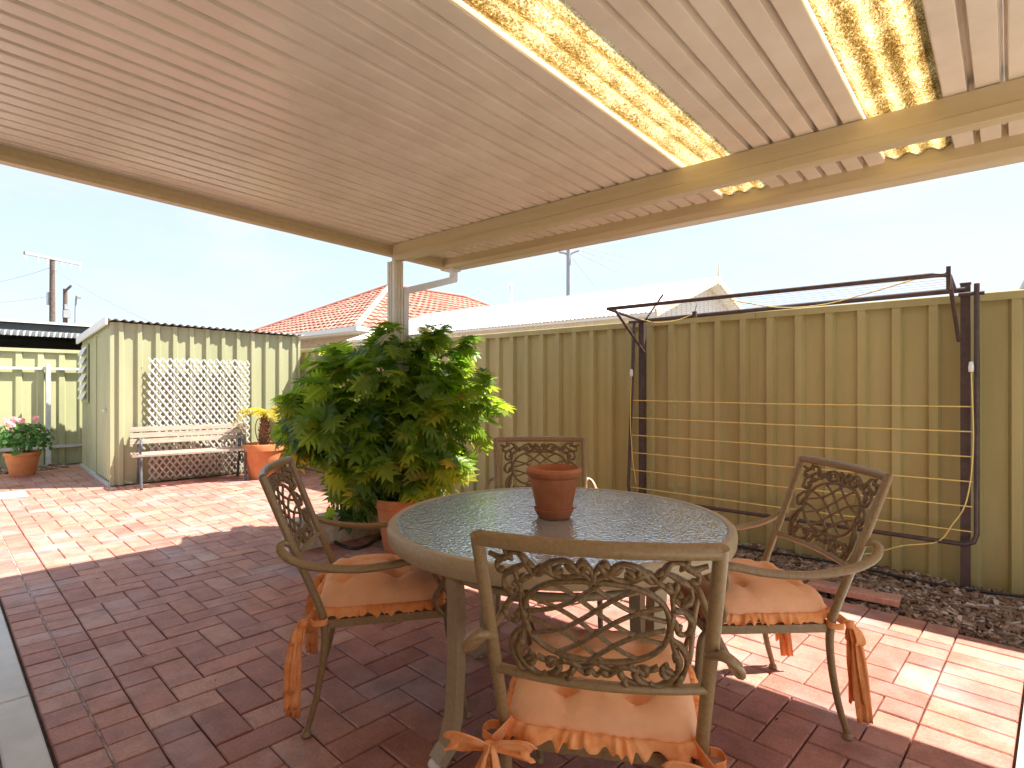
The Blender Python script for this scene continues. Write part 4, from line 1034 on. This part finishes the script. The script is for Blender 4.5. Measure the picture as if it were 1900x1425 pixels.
def make_cushion(kind):
    t = thing('seat_cushion', 'x', 'cushion')
    n = 34; HW = .228
    def edge(a):                                     # rounded square outline
        c, s = math.cos(a), math.sin(a); p = 7
        return (abs(c) ** p + abs(s) ** p) ** (-1 / p)
    dim = [(-.085, -.140), (.085, -.140), (-.085, .065), (.085, .065)]
    rows = []
    nr, na = 22, 72
    for j in range(nr + 1):
        t_ = j / nr; row = []
        for i in range(na):
            a = 2 * PI * i / na; rr = t_ * HW * edge(a); x, y = rr * math.cos(a), rr * math.sin(a)
            e = max(0, 1 - t_ ** 5) ** .5
            h = .030 + .088 * e
            for dx, dy in dim:
                d = math.hypot(x - dx, y - dy); h -= .066 * e * math.exp(-(d / .026) ** 2) + .012 * math.exp(-(d / .06) ** 2) * e
            for c0 in (-.085, .085):                 # soft creases between the tufts
                h -= .014 * e * (math.exp(-((x - c0) / .02) ** 2) + math.exp(-((y + (.140 if c0 < 0 else -.065)) / .02) ** 2))
            # gathers at the rim
            h += (.0035 * math.sin(a * 22 + 4 * math.sin(a * 5)) + .003 * math.sin(a * 13 + 2 * math.sin(a * 7))) * t_ ** 3 * e
            row.append((x, y, h))
        rows.append(row)
    mb = MB(); mb.quadgrid(rows, close_v=True)
    bot = [[(p[0] * k, p[1] * k, z) for p in rows[-1]] for k, z in ((1.0, .026), (.97, .012), (.85, .002), (.0, .002))]
    mb.quadgrid(bot, close_v=True)
    mb.build('pad', M['cushion'], t, smooth=True)
    for dx, dy in dim:
        MB().lathe([(.0001, .0), (.009, .001), (.008, .005), (.0001, .007)], 10, (dx, dy, .034)).build('button', M['cushion'], t, smooth=True)
    # gathered frill
    fr = MB(); rows = []
    NF = 420; amp = [1.0]
    for i in range(NF): amp.append(max(.25, min(1.5, amp[-1] + rnd.gauss(0, .16))))
    for i in range(NF):
        a = 2 * PI * i / NF; e = HW * edge(a); w1 = amp[i] * (.6 * math.sin(i * .80 + 2.2 * math.sin(i * .19)) + .5 * math.sin(i * .37 + 2.4 * math.sin(i * .083))); w2 = math.sin(i * .57 + 2 * math.sin(i * .17))
        d = Vector((math.cos(a), math.sin(a), 0)); o = d * (e - .006)
        rows.append([o + Vector((0, 0, .034)), o + d * .016 + Vector((0, 0, .034 + .005 * w1)), o + d * (.022 + .005 * w2) + Vector((0, 0, .020 + .012 * w1)), o + d * (.029 + .006 * w2) + Vector((0, 0, .006 + .012 * w1)),
                     o + d * (.027 + .006 * w2) + Vector((0, 0, .004 + .012 * w1)), o + d * (.019 + .005 * w2) + Vector((0, 0, .017 + .012 * w1)), o + d * .012 + Vector((0, 0, .030 + .005 * w1)), o + Vector((0, 0, .030))])
    fr.quadgrid(rows, close_u=True, close_v=True); fr.build('frill', M['ruffle'], t, smooth=True)
    # ties knotted round the back posts
    for s in (-1, 1):
        kx, ky, kz = s * .250, -.262, -.006
        b = MB()
        b.ribbon(cr([(s * .205, -.205, .03), (s * .225, -.235, .015), (s * .245, -.255, .0)], 4), (0, 0, 1), .03)
        b.ribbon(cr([(s * .25, -.245, 0), (s * .277, -.225, .0), (s * .27, -.190, .0), (s * .245, -.184, 0)], 4), (0, 0, 1), .022)
        if kind == 'bow' :
            for q in (-1, 1):
                lp = cr([(kx, ky - .006, kz), (kx + q * .035, ky - .022, kz + .022), (kx + q * .082, ky - .018, kz + .022), (kx + q * .094, ky - .004, kz - .002), (kx + q * .080, ky + .006, kz - .014), (kx + q * .035, ky - .002, kz - .004), (kx, ky - .004, kz - .002)], 5)
                m = len(lp); b.ribbon(lp, (0, -.5, 1), [.014 + .030 * math.sin(PI * i / (m - 1)) for i in range(m)], crinkle=.003)
            tails = ((-.03, .17), (.022, .20))
        elif kind == 'sash' and True:
            for q in (-1, 1):
                lp = cr([(kx, ky - .006, kz), (kx + q * .018, ky - .02, kz - .015), (kx + q * .030, ky - .026, kz - .050), (kx + q * .016, ky - .018, kz - .060), (kx, ky - .006, kz - .004)], 5)
                m = len(lp); b.ribbon(lp, (0, 1, .2), [.014 + .022 * math.sin(PI * i / (m - 1)) for i in range(m)])
            tails = ((-.012, .34), (.020, .29))
        for dx, L in tails:
            tl = cr([(kx, ky - .006, kz), (kx + dx * .6, ky - .022, kz - .05), (kx + dx * 1.2, ky - .034 - dx * .1, kz - L * .5), (kx + dx * 1.5, ky - .045 + dx * .2, kz - L)], 6)
            m = len(tl); b.ribbon(tl, [(math.cos(.5 + 1.1 * i / m + dx * 20), math.sin(.5 + 1.1 * i / m + dx * 20), 0) for i in range(m)], [.016 + .036 * min(1, i / m * 1.6) for i in range(m)], crinkle=.007)
            # fold the tail's second layer so that it reads as gathered cloth
            tl2 = [p + Vector((.006 + dx * .2, -.008, .012)) for p in tl[:-2]]
            m = len(tl2); b.ribbon(tl2, [(math.cos(1.3 + .8 * i / m - dx * 20), math.sin(1.3 + .8 * i / m - dx * 20), 0) for i in range(m)], [.014 + .026 * min(1, i / m * 1.6) for i in range(m)], crinkle=.006)
        b.lathe([(.0001, -.016), (.012, -.012), (.016, 0), (.012, .012), (.0001, .016)], 10, (kx, ky - .006, kz))
        b.build('tie', M['ruffle'], t, smooth=True)
    return t
def place(o, x, y, f, z=0): o.location = (x, y, z); o.rotation_euler = (0, 0, math.atan2(f[1], f[0]) - PI / 2)
spots = [(-.826, 1.323, (-.4875, .8757), 'bow', 'near bronze scrollwork armchair with its back to the viewer', 'peach tufted cushion with two ribbon bows on the near armchair'),
         (-.800, 2.290, (-.707, -.707), 'sash', 'bronze scrollwork armchair right of the table on sunlit bricks', 'peach tufted cushion on the right armchair with long hanging ties'),
         (-1.931, 1.409, (.60, .80), 'sash', 'bronze scrollwork armchair left of the table seen from the side', 'peach tufted cushion on the left armchair seen from the side'),
         (-1.859, 2.388, (.67, -.74), 'sash', 'bronze scrollwork armchair behind the table facing the viewer', 'peach cushion on the armchair behind the glass table')]
chair0 = make_chair(); cu = {'bow': make_cushion('bow'), 'sash': make_cushion('sash')}; used = set()
for i, (x, y, f, k, lb, lc) in enumerate(spots):
    ch = chair0 if i == 0 else copy_tree(chair0)
    ch['label'] = lb; ch['group'] = 'armchairs around the glass table'; place(ch, x, y, f); ch.scale = (.915, 1, .985) if i == 0 else (1, 1, .977)
    c = cu[k] if k not in used else copy_tree(cu[k]); used.add(k)
    c['label'] = lc; c['group'] = 'cushions on the armchairs'
    F = Vector((*f, 0)).normalized(); place(c, x - F.x * .010, y - F.y * .010, f, CUZ + (.009 if i == 0 else 0))

# ================================================================== BEYOND THE FENCE
# white outbuilding: corrugated gable roof, ridge along X
wb = thing('white_outbuilding', 'white corrugated gable-roofed outbuilding just beyond the fence', 'building', (-7.5, 9.6, 0)); wb.location = (0, 0, 0)
ex0, ex1, ey, ry, ez, rzz = -11.5, -3.75, 7.35, 9.6, 2.30, 3.07
def corr(p0, p1, q0, n, amp, name, mt, parent):
    """corrugated sheet: eave edge p0->p1, ridge starts at q0"""
    p0, p1, q0 = Vector(p0), Vector(p1), Vector(q0); L = (p1 - p0).length; u = (p1 - p0) / L; s = q0 - p0; nn = u.cross(s).normalized()
    prof = [(L * k / (n * 4), amp * math.cos(k / 4 * 2 * PI)) for k in range(n * 4 + 1)]
    return MB().sheet(prof, p0, u, nn, s, .004).build(name, mt, parent, smooth=60)
nw = int((ex1 - ex0) / .076)
corr((ex0, ey, ez), (ex1, ey, ez), (ex0, ry, rzz), nw, .009, 'roof_sheet', M['whiteroof'], wb)
corr((ex1, 2 * ry - ey, ez), (ex0, 2 * ry - ey, ez), (ex1, ry, rzz), nw, .009, 'roof_sheet', M['whiteroof'], wb)
MB().tube([(ex0, ry, rzz + .01), (ex1, ry, rzz + .01)], .03, 8).build('ridge_cap', M['whiteroof'], wb)
corr((ex0 + .25, ey + .22, 0), (ex1 - .25, ey + .22, 0), (ex0 + .25, ey + .22, ez + .05), 90, .008, 'wall_sheet', M['whiteroof'], wb)
gm = MB(); x = ex1 - .25
gm.v = [(x, ey + .22, 0), (x, 2 * ry - ey - .22, 0), (x, 2 * ry - ey - .22, ez + .06), (x, ry, rzz - .03), (x, ey + .22, ez + .06)]
gm.v += [(a - .05, b, c) for a, b, c in gm.v]; gm.f = [(0, 1, 2, 3, 4), (9, 8, 7, 6, 5)] + [(k, (k + 1) % 5, 5 + (k + 1) % 5, 5 + k) for k in range(5)]
gm.build('gable_wall', M['white'], wb)
for k in range(24):
    y = ey + .3 + k * .18; zt = ez + .05 + (rzz - ez - .08) * (1 - abs(y - ry) / (ry - ey))
    MB().box((x, y, .0), (x + .012, y + .05, max(.5, zt - .02))).build('board', M['white'], wb)
for s in (-1, 1):
    MB().bar([(ex1 + .015, ry + s * (ry - ey + .02), ez - .02), (ex1 + .015, ry, rzz - .01)], .03, .11).build('barge_board', M['rust'], wb)
MB().tube([(ex1 + .02, ry, rzz - .1), (ex1 + .02, ry, rzz + .10), (ex1 + .02, ry, rzz + .26)], [.022, .022, .012], 8).build('finial', M['cream'], wb)
MB().box((ex0, ey + .02, ez - .05), (ex1, ey + .05, ez - .015)).build('eave_board', M['whiteroof'], wb)
MB().tube([(-8.7, 9.9, 2.9), (-8.7, 9.9, 3.62)], .035, 10).build('vent_pipe', M['galv'], wb)
MB().lathe([(.06, 0), (.065, .03), (.0001, .06)], 10, (-8.7, 9.9, 3.6)).build('vent_cap', M['galv'], wb)

# red tiled house
rh = thing('tiled_house', 'pale brick house with red terracotta hip roof beyond the fence', 'house', (0, 0, 0))
hx1, hy0, he, hp_ = -14.6, 9.7, 3.0, .50
a_ = 4.76; ylen = 4.2; apx = hx1 - a_; ay0 = hy0 + a_; ay1 = ay0 + ylen; hy1 = ay1 + a_; hx0 = hx1 - 2 * a_; hz = he + a_ * hp_
cs = [Vector((hx1, hy0, he)), Vector((hx1, hy1, he)), Vector((hx0, hy1, he)), Vector((hx0, hy0, he))]
r0, r1 = Vector((apx, ay0, hz)), Vector((apx, ay1, hz))
def tiled(e0, e1, t0, t1, name):
    """tile courses over a hip face: eave e0->e1, top edge t0->t1"""
    mb = MB(); L = ((t0 + t1) / 2 - (e0 + e1) / 2).length; nrow = int(L / .34); nrm = (e1 - e0).cross(t0 - e0).normalized()
    if nrm.z < 0: nrm = -nrm
    for r in range(nrow):
        f0, f1 = r / nrow, (r + 1) / nrow
        a, b = e0.lerp(t0, f0), e1.lerp(t1, f0); c, d = e0.lerp(t0, f1), e1.lerp(t1, f1); n = max(1, int((b - a).length / .30))
        for k in range(n):
            g0, g1 = (k + .015) / n, (k + .985) / n; gm_ = (g0 + g1) / 2
            jz = rnd.uniform(0, .012); n0 = len(mb.v)
            mb.v += [tuple(a.lerp(b, g0) + nrm * (.045 + jz)), tuple(a.lerp(b, gm_) + nrm * (.085 + jz)), tuple(a.lerp(b, g1) + nrm * (.045 + jz)), tuple(c.lerp(d, g1) + nrm * .012), tuple(c.lerp(d, gm_) + nrm * .045), tuple(c.lerp(d, g0) + nrm * .012),
                     tuple(a.lerp(b, g0)), tuple(a.lerp(b, g1))]
            mb.f += [(n0, n0 + 1, n0 + 4, n0 + 5), (n0 + 1, n0 + 2, n0 + 3, n0 + 4), (n0 + 6, n0 + 7, n0 + 2, n0 + 1, n0)]
    return tag(mb.build(name, M['tile'], rh, fix=False), kind='stuff')
tiled(cs[0], cs[1], r0, r1, 'roof_tiles'); tiled(cs[3], cs[0], r0, r0 + Vector((.01, 0, 0)), 'roof_tiles'); tiled(cs[2], cs[3], r1, r0, 'roof_tiles')
base = MB(); base.v = [tuple(p - Vector((0, 0, .01))) for p in cs + [r0, r1]]; base.f = [(0, 1, 5, 4), (3, 0, 4), (2, 3, 4, 5), (1, 2, 5)]
base.build('roof_deck', M['darkroof'], rh)
for p, q in ((cs[0], r0), (cs[3], r0), (cs[1], r1), (r0, r1)):
    MB().tube([p + Vector((0, 0, .06)), q + Vector((0, 0, .08))], .10, 8, flat=(.7, 1)).build('ridge_tiles', M['tile'] if q is not r0 or p is not cs[0] else M['rust'], rh)
ov_ = .45
for lo, hi in (((hx1 - .02, hy0 - .1, he - .12), (hx1 + .11, hy1, he + .02)), ((hx0, hy0 - .11, he - .118), (hx1 - .024, hy0 + .02, he + .022))):
    MB().box(lo, hi).build('gutter', M['white'], rh)
MB().box((hx0 + .1, hy0 + .02, he - .16), (hx1 - .02, hy1 - .1, he - .10)).build('soffit', M['white'], rh)
wl_ = MB().box((hx0 + ov_, hy0 + ov_, 0), (hx1 - ov_, hy1 - ov_, he - .16)).build('wall', M['cream'], rh)
br_ = MB()
for r in range(8, 34):
    z = r * .086
    for k in range(38):
        xx = hx1 - ov_ - .12 - k * .24 - (.12 if r % 2 else 0)
        br_.box((xx - .114, hy0 + ov_ - .012, z), (xx + .114, hy0 + ov_ - .001, z + .076))
tag(br_.build('wall_bricks', M['pale_brick'], wl_, fix=False), kind='stuff')

# dark carport behind the back fence
cp = thing('neighbour_carport', 'dark roofed carport with white corrugated edge behind the back fence', 'carport', (0, 0, 0))
MB().box((-17, -5.5, 2.28), (-12.6, 3.4, 2.33)).build('roof_slab', M['darkroof'], cp)
MB().box((-12.6, -5.5, 2.32), (-12.52, 3.4, 2.36)).build('roof_edge', M['white'], cp)
MB().box((-12.62, -5.5, 2.18), (-12.57, 3.4, 2.30)).build('fascia', M['darkroof'], cp)
corr((-12.53, -5.5, 2.10), (-12.53, 3.4, 2.10), (-12.50, -5.5, 2.18), 110, .012, 'corrugated_edge', M['white'], cp)
MB().box((-16.5, -5.5, 0), (-16.4, 3.4, 2.28)).build('rear_wall', M['darkroof'], cp)
for y in (-5.3, -1.0, 3.2): MB().box((-12.75, y, 0), (-12.65, y + .1, 2.28)).build('post', M['darkroof'], cp)
MB().box((-16.4, 3.3, 0), (-12.75, 3.38, 2.28)).build('end_wall', M['darkroof'], cp)

# power poles, street lamp and wires
def ground_of(p): return Vector((p.x, p.y, -.06))
pt_ = atd(97, 478, 32); pl = thing('power_pole', 'tall power pole with long crossarm above the shed at far left', 'power pole', ground_of(pt_))
loc = Vector(pl.location)
MB().tube([(0, 0, 0), (0, 0, pt_.z - loc.z)], [.17, .12], 10).build('pole', M['creosote'], pl, smooth=50)
ca, cb = atd(45, 469, 30.6) - loc, atd(150, 490, 33.4) - loc
am = MB().bar([ca, cb], .14, .16).build('crossarm', M['steelpole'], pl)
for k in (.02, .22, .38, .62, .80, .97):
    p = ca.lerp(cb, k); MB().lathe([(.03, -.35), (.075, -.33), (.05, -.22), (.075, -.2), (.04, -.08)], 8, p).build('insulator', M['white'], am)
MB().box(Vector((-.22, -.22, pt_.z - 2.6)), Vector((.0, .1, pt_.z - 1.9))).build('switch_box', M['steelpole'], pl)
p2 = atd(121, 536, 46); q2 = thing('utility_pole', 'dark utility pole with short slanted arm between power pole and street lamp', 'power pole', ground_of(p2)); l2 = Vector(q2.location)
MB().tube([(0, 0, 0), p2 - l2], [.2, .15], 8).build('pole', M['creosote'], q2)
MB().bar([atd(121, 540, 46) - l2, atd(132, 530, 45) - l2], .12, .14).build('arm', M['creosote'], q2)
for py_, s in ((570, .35), (583, .5)): MB().box(*[(atd(124, py_, 46) - l2) + Vector((k * s, k * s, k * s * 1.2)) for k in (-.5, .5)]).build('transformer', M['steelpole'], q2)
p3 = atd(137, 600, 60); lm = thing('street_lamp', 'thin pale street lamp right of the far left poles', 'street lamp', ground_of(p3)); l3 = Vector(lm.location)
tp3 = atd(141, 556, 60) - l3
MB().tube(cr([(0, 0, 0), tp3 * .6 + Vector((0, 0, .0)), tp3, atd(146, 550, 60) - l3], 5), .09, 8).build('pole', M['steelpole'], lm)
hd = atd(146, 551, 60) - l3; MB().box(hd + Vector((-.4, -.2, -.12)), hd + Vector((.4, .2, .06))).build('lamp_head', M['steelpole'], lm)
p4 = atd(1055, 452, 42); q4 = thing('steel_power_pole', 'grey power pole with small crossarm above the white roof ridge', 'power pole', ground_of(p4)); l4 = Vector(q4.location)
MB().tube([(0, 0, 0), p4 - l4 + Vector((0, 0, 1.2))], [.2, .15], 10).build('pole', M['steelpole'], q4, smooth=50)
ca4, cb4 = atd(1037, 471, 42) - l4, atd(1074, 468, 42) - l4
MB().tube(cr([ca4 + Vector((0, 0, .12)), ca4.lerp(cb4, .3), ca4.lerp(cb4, .5) - Vector((0, 0, .15)), ca4.lerp(cb4, .7), cb4 + Vector((0, 0, .12))], 4), .07, 6).build('crossarm', M['steelpole'], q4)
def wire(name, label, a, b, sag, r=.012):
    a, b = Vector(a), Vector(b); P = [a.lerp(b, i / 16) - Vector((0, 0, sag * 4 * (i / 16) * (1 - i / 16))) for i in range(17)]
    tag(MB().tube(P, r, 5).build(name, M['steelpole'], None), label, 'wire', 'overhead wires')
wire('service_wire', 'service wire sloping down from the left power pole to the shed', atd(100, 500, 32), atd(300, 606, 24), .15, .016)
for k, (y0, y1) in enumerate(((470, 548), (462, 535), (455, 520), (480, 566))):
    wire('overhead_wire', ('lowest', 'second lowest', 'third lowest', 'faint left')[k] + ' overhead wire running right from the grey power pole', atd(1072 - k * 3, y0, 42), atd(1260 + (k * 60 if k < 3 else -120), y1, 80), .3, .014)
wire('overhead_wire', 'upper overhead wire crossing the sky left of the shed', atd(-60, 530, 40), atd(98, 495, 32), .2, .012)
wire('overhead_wire', 'lower overhead wire crossing the sky left of the shed', atd(-60, 560, 44), atd(98, 548, 33), .2, .012)
# curved grey pipe beyond the fence at the right edge
ap = MB().tube(cr([(.06, 4.95, 0), (.06, 4.95, 1.6), (.09, 4.95, 1.93), (.25, 4.96, 2.08), (.55, 4.97, 2.14), (.85, 4.98, 2.08), (1.0, 4.98, 1.9), (1.03, 4.98, 0)], 6), .022, 10).build('arched_pipe', M['galv'], None, smooth=50)
tag(ap, 'grey arched metal pipe rising above the fence at the right edge', 'pipe')
